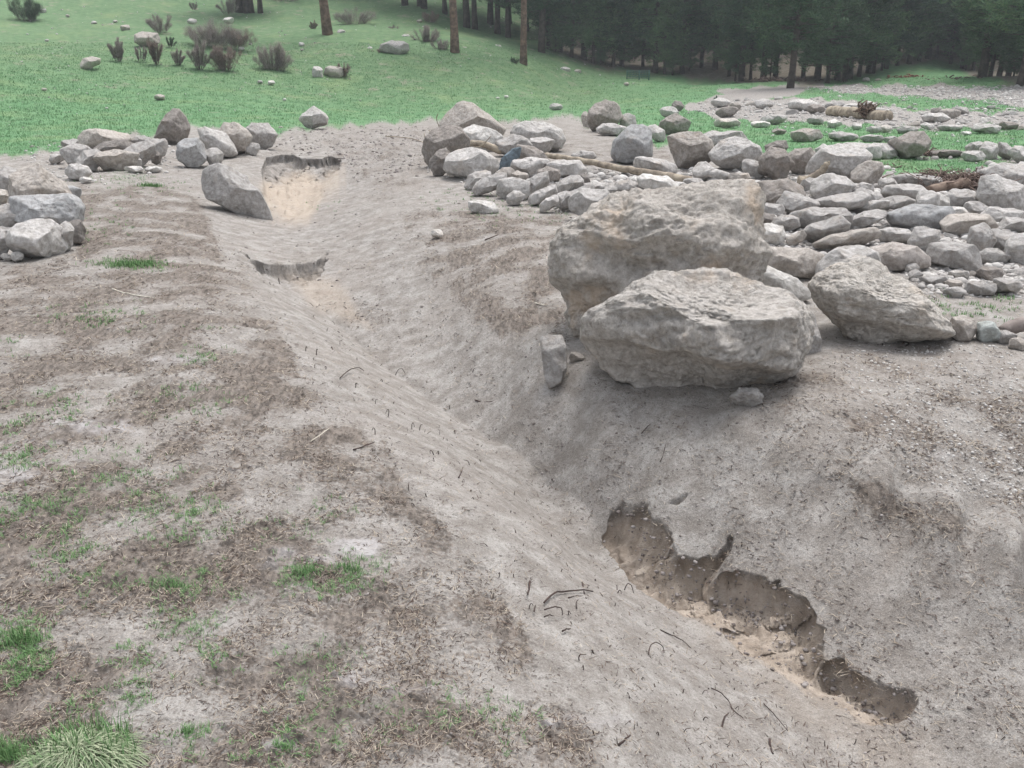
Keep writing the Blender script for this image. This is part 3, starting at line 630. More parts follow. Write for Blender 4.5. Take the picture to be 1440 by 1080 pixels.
R_((656, 241, 688, 266), 'grey', 'leftmost grey stone on the grassy front edge of the centre cluster', 'r'); R_((668, 246, 708, 273), 'grey', None, 'su')
R_((701, 237, 721, 254), 'tan', None, 'b'); R_((719, 241, 741, 255), 'tan', None, 'b'); R_((702, 252, 741, 279), 'pale', None, 'b'); R_((711, 270, 736, 288), 'pale', 'low pale block on the grass at the front of the centre cluster', 'b')
R_((737, 245, 769, 277), 'grey', None, 'su'); R_((756, 236, 785, 256), 'brown', None, 's'); R_((746, 262, 781, 287), 'grey', None, 'su'); R_((761, 275, 784, 297), 'pale', None, 'su')
R_((779, 248, 803, 274), 'grey', None, 'su'); R_((796, 247, 819, 269), 'grey', None, 'b'); R_((782, 270, 801, 292), 'pale', None, 'r'); R_((792, 262, 832, 295), 'grey', None, 'su')
R_((806, 269, 856, 308), 'pale', 'large pale stone just left of the top of the tallest boulder', 'wm'); R_((864, 254, 898, 273), 'grey', None, 'r'); R_((886, 247, 903, 260), 'white', None, 'wm'); R_((901, 247, 950, 274), 'white', 'flat whitish rock behind the tallest boulder', 'r')
R_((821, 257, 852, 270), 'grey', None, 's'); R_((815, 246, 829, 260), 'dark', None, 'r'); R_((962, 251, 989, 264), 'grey', None, 's')
R_((843, 276, 880, 290), 'pale', None, 's'); R_((850, 262, 872, 274), 'grey', None, 'b'); R_((930, 256, 962, 268), 'pale', None, 's')
# --- right of centre
R_('826,172 828,155 838,145 851,141 865,143 872,152 876,165 868,174 850,182 832,186', 'brown', 'dark brown rounded boulder alone on the muddy edge of the meadow', name='boulder', block=.66)
R_((842, 175, 877, 190), 'pale', None, 's'); R_((873, 161, 893, 183), 'grey', None, 'b'); R_((818, 159, 830, 179), 'tan', None, 'r')
R_('859,218 863,198 873,186 888,176 903,174 915,182 917,200 917,220 905,227 880,230 865,229', 'blue', 'blue grey blocky boulder standing upright above the long pole', name='boulder', level=5, block=.6, strat=-.5)
R_('889,229 893,221 905,220 935,225 949,231 953,240 945,245 915,243 893,238', 'pale', 'flat pale slab at the foot of the blue grey blocky boulder', block=.62)
R_('937,192 955,185 985,186 1001,197 1006,216 996,231 975,238 955,237 943,215', 'tan', 'big tan boulder sloping left, right of the blue grey blocky boulder', name='boulder', level=6)
R_((930, 161, 967, 187), 'brown', 'brown pointed rock on the grass behind the big tan boulder', 'wm'); R_((930, 151, 953, 165), 'pale', None, 'r'); R_((946, 143, 961, 156), 'dark', None, 'r')
R_((912, 177, 934, 198), 'pale', None, 'r'); R_((806, 213, 836, 227), 'grey', None, 's')
R_('973,240 982,228 993,227 1005,237 1025,243 1028,250 1015,256 990,254 977,250', 'pale', 'smooth pale rock lying below the two big tan boulders', block=.65)
R_('996,216 1012,199 1033,191 1055,197 1068,206 1073,221 1065,234 1040,241 1015,236 1000,226', 'pale', 'big rounded boulder with a dark right face, above the right rubble field', name='boulder', level=6)
R_((983, 186, 1046, 210), 'grey', 'flat grey rock wedged behind the two big boulders', 's', push=.6); R_((1046, 226, 1074, 249), 'grey', None, 'r'); R_((1026, 244, 1054, 255), 'tan', None, 's')
R_((1071, 211, 1113, 250), 'brown', 'knobby brown boulder beside the big boulder with the dark face', 'r', name='boulder', crag=1.4); R_((1107, 211, 1145, 242), 'brown', None, 'r')
R_((1078, 199, 1107, 216), 'dark', 'pointed dark slab sticking up against the grass strip', 'wr'); R_((1142, 207, 1218, 252), 'pale', 'largest pale boulder at the back of the right rubble field', 'r', name='boulder', level=6)
R_((1199, 229, 1239, 259), 'tan', None, 'wr'); R_((1147, 203, 1169, 217), 'pale', None, 'wm'); R_((1174, 203, 1233, 227), 'pale', 'wide flat pale rock at the edge of the grass strip', 's')
R_('1138,272 1142,254 1155,245 1170,243 1190,249 1206,262 1192,272 1170,280 1150,283', 'pale', 'smooth pale hump in the middle of the right rubble field', name='boulder')
R_((1127, 251, 1149, 269), 'grey', None, 'r'); R_((1062, 255, 1128, 287), 'brown', 'long layered brown slab just right of the tallest boulder top', 's', name='boulder')
R_((1097, 271, 1149, 301), 'grey', None, 'wl'); R_((1160, 261, 1194, 281), 'grey', None, 's'); R_((1135, 272, 1216, 300), 'grey', 'long flat slab tilted up to the right in the rubble field', 'su', name='boulder')
R_((1117, 294, 1191, 322), 'grey', None, 's'); R_((1122, 306, 1189, 340), 'grey', None, 'su'); R_((1151, 322, 1231, 351), 'tan', 'long low slab behind the pale smooth boulder', 'su'); R_((1194, 258, 1226, 273), 'pale', None, 's')
R_((1199, 265, 1227, 282), 'grey', None, 'r'); R_((1222, 271, 1241, 288), 'grey', None, 'b'); R_((1204, 283, 1247, 301), 'pale', None, 'su'); R_((1194, 296, 1242, 321), 'grey', None, 'su')
R_((1071, 317, 1101, 344), 'white', 'white stone touching the right side of the tallest boulder', 'b'); R_((1086, 304, 1121, 323), 'grey', None, 's'); R_((1107, 325, 1132, 346), 'tan', None, 'su')
R_((1066, 287, 1100, 304), 'grey', None, 's'); R_((1060, 300, 1090, 316), 'dark', None, 's')
R_((1239, 322, 1283, 343), 'pale', None, 'b'); R_((1280, 321, 1319, 353), 'pale', 'angular pale block above the blocky rock pair of the rubble field', 'b'); R_((1253, 290, 1338, 322), 'blue', 'wide bluish slab in the middle right of the rubble field', 's', name='boulder')
R_((1288, 270, 1319, 303), 'pale', 'pale block with a sharp left face in the rubble field', 'b'); R_((1310, 271, 1333, 293), 'white', None, 'r'); R_((1328, 268, 1371, 292), 'grey', None, 's')
R_((1379, 251, 1444, 297), 'pale', 'large pale boulder at the right edge of the rubble field', 'r', name='boulder', level=6); R_((1325, 292, 1358, 308), 'white', None, 'r'); R_((1328, 303, 1398, 331), 'tan', 'long tan rock below the large right-edge boulder', 's')
R_((1404, 307, 1446, 327), 'grey', None, 's'); R_((1356, 285, 1389, 304), 'grey', None, 'r'); R_((1384, 293, 1436, 313), 'pale', None, 's'); R_((1363, 317, 1399, 353), 'grey', None, 'r'); R_((1391, 324, 1431, 351), 'grey', None, 'r')
R_((1257, 246, 1319, 263), 'grey', 'dark ended slab left of the brush tangle', 's'); R_((1244, 260, 1299, 280), 'pale', None, 's'); R_((1237, 251, 1263, 268), 'grey', None, 'r'); R_((1237, 277, 1286, 297), 'grey', None, 's')
R_((1384, 232, 1450, 262), 'grey', 'grey boulder at the right edge behind the brush tangle', 'r', name='boulder')
R_((1358, 200, 1386, 216), 'grey', None, 'r'); R_((1380, 201, 1404, 223), 'pale', 'pale upright rock in the row at the right edge of the grass strip', 'b'); R_((1401, 202, 1424, 223), 'grey', None, 'r'); R_((1420, 207, 1452, 228), 'pale', 'pale rock cut by the right edge above the grass strip', 'r'); R_((1354, 213, 1383, 227), 'pale', None, 's')
R_((1252, 188, 1304, 221), 'brown', 'big brown rock with roots hanging on it at the grass strip', 'wr', name='boulder'); R_((1224, 203, 1258, 222), 'pale', None, 'r'); R_((1308, 211, 1352, 220), 'dark', None, 's')
R_((1308, 341, 1375, 377), 'grey', 'blocky grey boulder with green tinge at the front of the rubble field', 'b', name='boulder'); R_((1375, 351, 1418, 372), 'grey', None, 'r'); R_((1417, 331, 1456, 371), 'pale', 'large pale rock at the right edge of the photo, front of the rubble field', 'r', name='boulder')
R_((1273, 371, 1291, 385), 'grey', None, 'r'); R_((1279, 380, 1297, 395), 'grey', None, 'r'); R_((1336, 380, 1361, 394), 'pale', None, 's'); R_((1354, 366, 1372, 379), 'grey', None, 'wm'); R_((1328, 404, 1357, 418), 'grey', None, 'wm'); R_((1376, 376, 1408, 394), 'dark', None, 's'); R_((1329, 394, 1352, 406), 'tan', None, 's')
R_((1336, 445, 1373, 478), 'tan', 'tan rounded rock touching the right tip of the cream boulder', 'r'); R_((1372, 454, 1404, 480), 'mint', 'small mint and white mottled stone right of the cream boulder', 'r')
R_((1400, 466, 1428, 482), 'grey', None, 's'); R_((1420, 476, 1446, 492), 'tan', None, 's'); R_((1296, 388, 1330, 402), 'grey', None, 's'); R_((1400, 392, 1436, 412), 'grey', None, 's'); R_((1360, 396, 1398, 414), 'grey', None, 's')
# --- upper field
for s in [((1002,138,1026,150),'pale','wm'),((1027,145,1041,155),'tan','r'),((1009,151,1036,164),'brown','r'),((1062,140,1085,152),'pale','r'),((1112,141,1149,155),'pale','r'),((1137,147,1158,159),'brown','r'),((1087,180,1104,189),'brown','wm'),
   ((1116,182,1153,198),'tan','s'),((1169,186,1204,197),'grey','s'),((1136,163,1156,176),'grey','wm'),((1071,162,1104,175),'grey','r'),((1322,154,1349,166),'tan','r'),((1299,160,1334,172),'pale','s'),((1369,175,1404,187),'pale','s'),((1221,178,1239,187),'pale','s'),
   ((1197,174,1211,182),'pale','r'),((1295,173,1313,182),'pale','r'),((1211,190,1241,199),'grey','s'),((1243,192,1262,201),'grey','wm'),((1310,152,1324,161),'dark','r'),((1340,150,1362,160),'grey','r'),((1160,143,1185,153),'grey','r'),((1188,146,1212,154),'pale','s'),((1405,172,1430,182),'brown','s'),((1262,178,1290,187),'grey','s'),((1320,176,1350,184),'grey','s')]:
    R_(s[0], s[1], None, s[2])
R_((1007, 167, 1038, 179), 'cream', 'larger flat cream stone lying alone on the grass below the upper debris band', 's'); R_((1058, 171, 1081, 179), 'white', 'flat white stone on the grass right of the larger cream one', 's')
R_((1162, 168, 1183, 179), 'white', 'brightest white stone on the grass below the debris log', 'wm'); R_((1236, 177, 1253, 186), 'cream', 'small cream stone right of the debris log root', 's'); R_((1352, 185, 1365, 190), 'white', 'tiny white stone on the right grass strip', 's')
R_((115, 81, 139, 96), 'tan', 'lone tan rock on the green slope at upper left', 'b'); R_((537, 59, 573, 77), 'grey', 'lone grey boulder high on the slope left of the tallest bare trunk', 'r', name='boulder', depth=1); R_((192, 46, 222, 64), 'tan', 'tan rock on the slope behind the upright twiggy shrubs', 's')
R_((440, 94, 454, 109), 'pale', 'pale upright stone left of the small red shrub', 'b'); R_((457, 94, 482, 109), 'tan', 'tan rock touching the small red shrub', 'r')
R_((774, 146, 790, 155), 'grey', 'small grey stone at the edge of the meadow above the centre cluster', 'r')
R_((662, 283, 698, 299), 'white', 'cream white rectangular block on the mud below the centre cluster', 'b', depth=.8); R_((607, 323, 622, 334), 'white', 'small white stone alone on the mud right of the gully', 'r')
R_('800,503 803,495 817,495 822,503 818,511 805,511', 'tan', 'small muddy stone at the left foot of the tallest boulder'); R_((1031, 548, 1070, 571), 'grey', 'crumbling mud clod under the right foot of the front boulder', 'r', crag=4, level=5)
for x, y, s in ((60,15,9),(95,22,6),(132,32,8),(176,39,12),(162,30,6),(270,30,12),(322,29,14),(340,68,8),(352,62,5),(424,62,8),(425,70,5),(480,45,10),(520,68,7),(570,52,10),(590,30,7),(66,57,6),(224,137,13),(62,126,7),(366,115,7),(382,116,9),(310,97,4),(795,98,12),(812,101,9),(700,66,9),(730,72,6),(881,118,7),(400,140,5),(150,152,4),(712,136,6),(610,58,6),(653,68,7),(497,82,6),(30,87,4),(700,138,5),(1218,112,9),(1235,113,8),(1048,78,14)):
    R_((x-s/2, y-s*.3, x+s/2, y+s*.3), ['pale','white','tan'][int(x) % 3], 'small pale stone dotted on the open green slope', 's', group='small pale stones dotted over the green slope', level=2 if s < 9 else 3)
# labels for the rest: look plus the nearest named rocks, made unique
named = [(o['label'], b) for o, b, t, s in ROCKS if 'label' in o.keys() and 'group' not in o.keys()]
short = {}
SW = dict(r='rounded', b='blocky', s='flat', w='pointed')
def ctr(b): return np.array([(b[0]+b[2])/2, (b[1]+b[3])/2])
LM = [('the tallest boulder', (960,300)), ('the cream boulder', (1240,425)), ('the long pole', (860,234)), ('the blue grey blocky boulder', (888,202)), ('the dark brown lone boulder', (850,163)), ('the knobby brown boulder', (1092,230)), ('the slate blue slab', (716,224)),
  ('the smooth pale hump', (1172,262)), ('the layered brown slab', (1095,270)), ('the wide bluish slab', (1296,306)), ('the brush tangle', (1345,240)), ('the large right-edge boulder', (1412,274)), ('the rock with hanging roots', (1278,205)), ('the debris log', (1200,155)),
  ('the triangular dark boulder', (240,178)), ('the flat-topped tan boulder', (147,195)), ('the rightmost boulder by the gully head', (366,192)), ('the brushless pale block below the pole', (796,238)), ('the blocky green-tinged boulder', (1341,359)), ('the pinkish slab', (1262,362)), ('the mint stone', (1388,467)), ('the big tan sloping boulder', (972,212)), ('the largest pale boulder', (1180,229)), ('the far end of the rubble band', (1440,165)), ('the large rounded cluster boulder', (663,230)), ('the left end of the rubble band', (985,152)), ('the flat cream stone on the grass', (1022,173))]
LM = [(a.replace('brushless ', 'square '), np.array(p, float)) for a, p in LM]
def rel(c, p):
    dx, dy = c-p
    if abs(dx) > 1.6*abs(dy): return 'left of' if dx < 0 else 'right of'
    return ('behind' if dy < 0 else 'in front of')
used = {o['label'] for o, b, t, s in ROCKS if 'label' in o.keys()}
for o, b, t, s in ROCKS:
    if 'label' in o.keys(): continue
    c = ctr(b); w = b[2]-b[0]; size = 'tiny' if w < 15 else ('small' if w < 27 else ('mid-sized' if w < 45 else 'large'))
    near_ = sorted(LM, key=lambda L: np.linalg.norm((c-L[1])*[1, 2]))[:3]
    base = f"{size} {SW[s[0]]} {TONEW[t]} rock {rel(c, near_[0][1])} {near_[0][0]}"
    lab = base; 
    if lab in used: lab = f"{size} {TONEW[t]} rock {rel(c, near_[0][1])} {near_[0][0]}, {rel(c, near_[1][1])} {near_[1][0]}"
    if len(lab.split()) > 16: lab = f"{size} {SW[s[0]]} rock {rel(c, near_[2][1])} {near_[2][0]}"
    if lab in used: lab = f"{size} {SW[s[0]]} {TONEW[t]} rock {rel(c, near_[1][1])} {near_[1][0]}"
    kx = ('upper', 'lower')[int(c[1] > near_[0][1][1])]
    if lab in used: lab = f"{base}, the {kx} one of its look"
    if lab in used: lab = f"{size} {SW[s[0]]} {TONEW[t]} rock {rel(c, near_[2][1])} {near_[2][0]}"
    if lab in used: o['group'] = 'look-alike rocks ' + base.split('rock ')[1]; lab = base
    used.add(lab); o['label'] = lab
byl = {}
for o, b, t, s in ROCKS: byl.setdefault(o['label'], []).append(o)
for l, os_ in byl.items():
    if len(os_) > 1:
        for o in os_: o['group'] = o.get('group') or 'look-alike small rocks in the rubble'
# --- look-alike filler stones, copies of a few shapes
def unit_rock(seed, level=3, flat=.7):
    rs = RS(seed); S, Fc = ico(level); P = S.copy()
    for k in range(9):
        nn = rs.randn(3); nn /= np.linalg.norm(nn); hh = rs.uniform(.62, .9); dd = P@nn-hh; P = P-np.where(dd > 0, dd*.95, 0)[:, None]*nn
    P = P*(1+.16*fbm3(P*1.4+seed, 3, 3))[:, None]*(1+.04*fbm3(P*4+seed, 2, 5, .6, True))[:, None]
    P = P*np.array([1, rs.uniform(.65, .95), flat*rs.uniform(.75, 1.1)]); P[:, 2] += .25*flat; return P, Fc
VAR = []
for k in range(14):
    P, Fc = unit_rock(500+k, 3); VAR.append(mesh_from('stone', P, Fc)); VAR[-1].materials.append(MR)
def inpoly(x, y, poly): return polysd(np.array([x]), np.array([y]), np.array(poly, float))[0] > 0
def filler(n, poly, smin, smax, label, group, seed, tones=('grey', 'pale', 'grey', 'tan', 'pale', 'white'), cat='stone'):
    rs = RS(seed); poly = np.array(poly, float); lo, hi = poly.min(0), poly.max(0); k = 0; tries = 0; taken = []
    while k < n and tries < n*60:
        tries += 1; x = rs.uniform(lo[0], hi[0]); y = rs.uniform(lo[1], hi[1])
        if not inpoly(x, y, poly): continue
        if any(b[0]+2 < x < b[2]-2 and b[1]+1 < y < b[3]-1 for _, b, _, _ in ROCKS): continue
        s = smin*(smax/smin)**(rs.rand()**1.6)
        if any((abs(x-a)*.8+abs(y-b)*1.6) < (s+c)*.42 for a, b, c in taken): continue
        taken.append((x, y, s)); G = hit(x, y); r = np.linalg.norm(G-[0, 0, CAMH]); m = s*.5*r/F
        o = bpy.data.objects.new('stone', VAR[rs.randint(14)]); COL.objects.link(o)
        o.location = G; o.scale = (m*rs.uniform(.85, 1.25), m, m*rs.uniform(.75, 1.1)); o.rotation_euler = (rs.uniform(-.3, .3), rs.uniform(-.3, .3), rs.uniform(0, 6.28))
        tc = np.array(TONE[tones[rs.randint(len(tones))]])*(1+.12*rs.randn()); o.color = (*np.clip(tc, .05, .8), 1); tag(o, label, cat, group); k += 1
POLY_F = [(690,232),(800,232),(900,248),(980,240),(1075,246),(1230,240),(1310,262),(1380,240),(1440,232),(1440,400),(1300,412),(1280,385),(1080,345),(1062,270),(1040,250),(860,265),(780,300)]
filler(50, POLY_F, 12, 30, 'small stone wedged among bigger rocks of the wide rubble field', 'small stones wedged in the rubble field', 1)
filler(34, [(965,152),(1000,140),(1120,140),(1200,146),(1290,152),(1440,152),(1440,184),(1290,182),(1170,172),(1070,170),(1000,163)], 7, 18, 'small stone in the long debris band crossing the green pasture', 'stones in the long debris band', 2)
filler(8, [(1210,212),(1440,210),(1440,228),(1250,224)], 7, 14, 'little stone beside the thin grass strip', 'little stones beside the grass strip', 3)
for nm, (o, b, t, s) in zip(range(0), ROCKS): pass
# --- rubble too small to count: one object per band
def rubble(name, n, poly, smin, smax, label, seed, level=1, power=2.2, dark=None, mat=None, emb=.1):
    rs = RS(seed); poly = np.array(poly, float); lo, hi = poly.min(0), poly.max(0)
    px = rs.uniform(lo[0], hi[0], n*4); py = rs.uniform(lo[1], hi[1], n*4); m = polysd(px, py, poly)+5*rs.randn(n*4) > 0; px, py = px[m][:n], py[m][:n]
    g = groundpts(px, py); px = px; r = np.linalg.norm(g-[0, 0, CAMH], axis=1); s = smin*(smax/smin)**(rs.rand(len(g))**power)*.5*r/F
    us_ = [unit_rock(900+k, level, .65) for k in range(8)]; V = []; Fs = []; nv_ = len(us_[0][0]); ch = rs.randint(8, size=len(g))
    for k in range(8):
        i = np.where(ch == k)[0]; 
        if not len(i): continue
        P, Fc = us_[k]; a = rs.uniform(0, 6.28, len(i)); c_, s_ = np.cos(a), np.sin(a); q = P[None]*s[i][:, None, None]
        x = q[..., 0]*c_[:, None]-q[..., 1]*s_[:, None]; y = q[..., 0]*s_[:, None]+q[..., 1]*c_[:, None]
        W = np.stack([x, y, q[..., 2]-emb*s[i][:, None]], -1)+g[i][:, None]; b0 = sum(len(v) for v in V)
        V.append(W.reshape(-1, 3)); Fs.append((Fc[None]+(np.arange(len(i))*nv_)[:, None, None]+b0).reshape(-1, 3))
    o = link(name, mesh_from(name, np.concatenate(V), np.concatenate(Fs)), mat or M_RUB); tag(o, label, 'stones', kind='stuff'); return o
def groundpts(px, py):
    """pixels -> ground, a few fixed point steps on the surface lookup"""
    X_ = (px-W0/2)/F; Y_ = (H0/2-py)/F; d = np.stack([X_, cp+Y_*sp, -sp+Y_*cp], 1)
    # per pixel march, vectorised
    t = np.exp(np.linspace(math.log(1.6), math.log(260), 260)); out = np.zeros((len(px), 3)); done = np.zeros(len(px), bool); prev = np.full(len(px), 1.)
    for k in range(1, len(t)):
        i = np.where(~done)[0]
        if not len(i): break
        p = d[i]*t[k]; z = surfz(p[:, 0], p[:, 1]); cur = CAMH+p[:, 2]-z; h = cur < 0; j = i[h]
        f = prev[j]/(prev[j]-cur[h]+1e-9); tt = t[k-1]+(t[k]-t[k-1])*f; q = d[j]*tt[:, None]; out[j] = q; done[j] = True; prev[i] = cur
    j = ~done; out[j] = d[j]*250
    out[:, 2] = surfz(out[:, 0], out[:, 1]); return out
M_RUB = simple('rubble_stone', (.27, .25, .235), (.58, .56, .535), island=True)
rubble('rubble', 6500, POLY_F+[(760,290),(700,240)], 3, 17, 'loose grey rubble and gravel filling the gaps of the rubble field', 11, level=2)
rubble('rubble', 1600, [(965,152),(1000,139),(1120,139),(1200,146),(1290,152),(1440,152),(1440,186),(1290,182),(1170,172),(1070,172),(1000,163)], 2, 9, 'loose stones of the debris band crossing the pasture', 12)
rubble('rubble', 1500, [(1135,121),(1200,121),(1440,124),(1440,150),(1370,140),(1260,132),(1180,128)], 1.8, 7, 'far strip of loose grey stones below the right forest edge', 13)
rubble('rubble', 500, [(960,165),(1440,160),(1440,245),(1200,225),(1060,205)], 1.5, 6, 'scattered pebbles on the grass strip', 14)
rubble('gravel', 2600, [(1180,480),(1440,480),(1440,720),(1300,680),(1200,560)], 1.2, 7, 'fine gravel strewn on the mud right of the boulders', 15)
rubble('rubble', 900, [(1270,378),(1440,370),(1440,420),(1310,416)], 3, 12, 'loose gravel and stones at the front edge of the rubble field', 16, level=2)
rubble('rubble', 260, [(30,205),(240,200),(260,235),(140,262),(90,262),(40,250)], 3, 9, 'small stones between the rocks of the back left row', 17)
rubble('rubble', 500, [(600,235),(700,225),(860,270),(830,310),(760,300)], 3, 9, 'small stones between the rocks of the centre cluster', 18)
rubble('mud_clods', 700, [(868,715),(905,708),(960,785),(1010,815),(1090,830),(1150,890),(1190,945),(1280,985),(1290,1040),(1200,1010),(1080,935),(950,850)], 2, 11, 'crumbled clods lying at the foot of the cut bank', 23, power=2.4, mat=M_CLOD, emb=.2)
rubble('mud_clods', 900, [(330,185),(600,178),(620,230),(500,260),(470,215),(350,215)], 2, 8, 'mud lumps around the gully head', 24, power=2.2, mat=M_CLOD, emb=.2)
rubble('gravel', 700, [(0,0),(900,0),(900,140),(0,200)], 1, 4, 'stones too small to tell apart dotted over the green slope', 25, power=2)
# ---------------------------------------------------------------- logs, sticks
def liftpath(pts, rad, zoff=None, dist=None):
    """pixel polyline lying on the ground"""
    out = []
    for i, p in enumerate(pts):
        g = hit(p[0], p[1]); out.append(g+[0, 0, (rad[i] if hasattr(rad, '__len__') else rad)*.7+(zoff[i] if zoff else 0)])
    return np.array(out)
def dens(P, k=6, jit=0, seed=0):
    P = np.asarray(P, float); t = np.linspace(0, len(P)-1, (len(P)-1)*k+1); Q = np.stack([np.interp(t, range(len(P)), P[:, i]) for i in range(3)], 1)
    if len(Q) > 4:
        for _ in range(2): Q[1:-1] = (Q[:-2]+2*Q[1:-1]+Q[2:])/4
    if jit: Q += jit*RS(seed).randn(*Q.shape)
    return Q
def hang(pts, ga, gb):
    """pixel polyline between two ground pixels; inner points hang in the vertical plane between them"""
    A_, B_ = hit(*ga), hit(*gb); da, db = math.hypot(A_[0], A_[1]), math.hypot(B_[0], B_[1]); out = []
    for i, p in enumerate(pts):
        f = i/(len(pts)-1); r = ray(*p); t = (da+(db-da)*f)/math.hypot(r[0], r[1]); out.append(np.array([0, 0, CAMH])+r*t)
    return np.array(out)
def origin_obj(name, V, Fc, mat, smooth=True):
    V = np.asarray(V); o0 = np.array([V[:, 0].mean(), V[:, 1].mean(), V[:, 2].min()]); return link(name, mesh_from(name, V-o0, Fc, smooth), mat, loc=o0)
pth = hang([(752,217),(775,219),(800,223),(835,229),(870,237),(910,243),(950,250),(978,257)], (752,226), (978,263))
V, Fc = tube(dens(pth, 5, .006, 1), np.interp(np.linspace(0, 1, 36), [0, .6, 1], [.045, .055, .07])[:36], 10)
tag(origin_obj('log', V, Fc, M_LOG), 'long bare yellowish pole lying across the ground behind the tallest boulder', 'log')
pth = hang([(606,206),(630,203),(660,201),(680,203),(706,212)], (606,222), (706,222))
V, Fc = tube(dens(pth, 5, .008, 2), np.linspace(.03, .07, 21), 8)
parts = [(V, Fc)]; rs = RS(3)
for k in range(26):
    b = pth[0]+rs.randn(3)*[.35, .1, .12]+[.3, -.15, 0]; e = b+rs.randn(3)*[.4, .08, .2]; parts.append(tube(dens([b, (b+e)/2+rs.randn(3)*.06, e], 3), .008, 4))
V, Fc = join(parts); tag(origin_obj('branch', V, Fc, M_LOG), 'broken branch with frayed roots draped over the dark muddy boulder', 'branch')
pth = hang([(1122,258),(1135,256),(1148,248),(1158,238),(1165,227)], (1122,262), (1165,262)); V, Fc = tube(dens(pth, 5, .006, 5), np.linspace(.10, .035, 21), 8)
tag(origin_obj('branch', V, Fc, M_LOG), 'grey snag sticking up to the right among the rubble, thick at its base', 'branch')
# debris log with root wad
rt = tag(link('fallen_log', None), 'grey fallen log with a brown root end in the upper debris band', 'log'); g0 = hit(1195, 166); rt.location = g0
pth = hang([(1168,157),(1190,158),(1215,161),(1250,165)], (1168,163), (1250,170)); V, Fc = tube(dens(pth, 6, .02, 6), .18, 10); link('trunk', mesh_from('trunk', V-g0, Fc), M_LOG, rt)
parts = []; c = hang([(1219,158), (1220, 160)], (1219,168), (1220,168))[0]
for k in range(70):
    dr = rs.randn(3); dr /= np.linalg.norm(dr); dr[2] = abs(dr[2])*.8; L = rs.uniform(.12, .42); parts.append(tube(dens([c+rs.randn(3)*.08, c+dr*L*.5+rs.randn(3)*.12, c+dr*L+rs.randn(3)*.1], 3), [.05]*3+[.035]*2+[.02]*2, 5))
V, Fc = join(parts); link('roots', mesh_from('roots', V-g0, Fc), simple('rootwood', (.07, .05, .04), (.17, .12, .09), island=True), rt)
pth = hang([(1305,268),(1325,263),(1345,260),(1360,256)], (1305,272), (1360,266)); V, Fc = tube(dens(pth, 5, .005, 7), .065, 8); tag(origin_obj('log', V, Fc, simple('brown_log', (.13, .09, .07), (.25, .19, .15), 8)), 'short brown log in the rubble just below the brush tangle', 'log')
pth = hang([(1403,478),(1415,465),(1430,457),(1450,453)], (1403,479), (1450,476)); V, Fc = tube(dens(pth, 5, .004, 8), .05, 8); tag(origin_obj('log', V, Fc, simple('grey_log', (.17, .14, .125), (.30, .26, .24), 8)), 'grey-brown log end right of the mint mottled stone', 'log')
# brush tangle
def brush(name, cx, cy, wpx, hpx, n, label, seed, th=.007, mat=None):
    rs = RS(seed); G = hit(cx, cy+hpx*.5); s = np.linalg.norm(G-[0, 0, CAMH])/F; parts = []
    for k in range(n):
        b = G+np.array([rs.randn()*wpx*.27*s, rs.randn()*wpx*.15*s, abs(rs.randn())*hpx*.14*s]); a = rs.uniform(0, 6.28); L = rs.uniform(.12, .5)*hpx*s*1.3
        e = b+np.array([math.cos(a)*L, math.sin(a)*L, rs.uniform(-.15, .55)*L]); m_ = (b+e)/2+rs.randn(3)*L*.28; parts.append(tube(dens([b, m_, e], 3), np.linspace(th, th*.35, 7)*rs.uniform(.5, 1.8), 4, False))
    V, Fc = join(parts); return tag(origin_obj(name, V, Fc, mat or simple('brush_wood', (.07, .05, .042), (.26, .19, .16), island=True)), label, 'brushwood')
brush('brush_pile', 1345, 244, 100, 36, 1500, 'tangle of brown twigs and roots caught on the right rubble field', 31)
brush('brush_pile', 1295, 208, 36, 22, 130, 'reddish roots hanging on the big brown rock at the grass strip', 32, .01)
brush('brush_pile', 1250, 232, 60, 6, 60, 'thin line of dark twigs along the back of the rubble field', 33, .008)
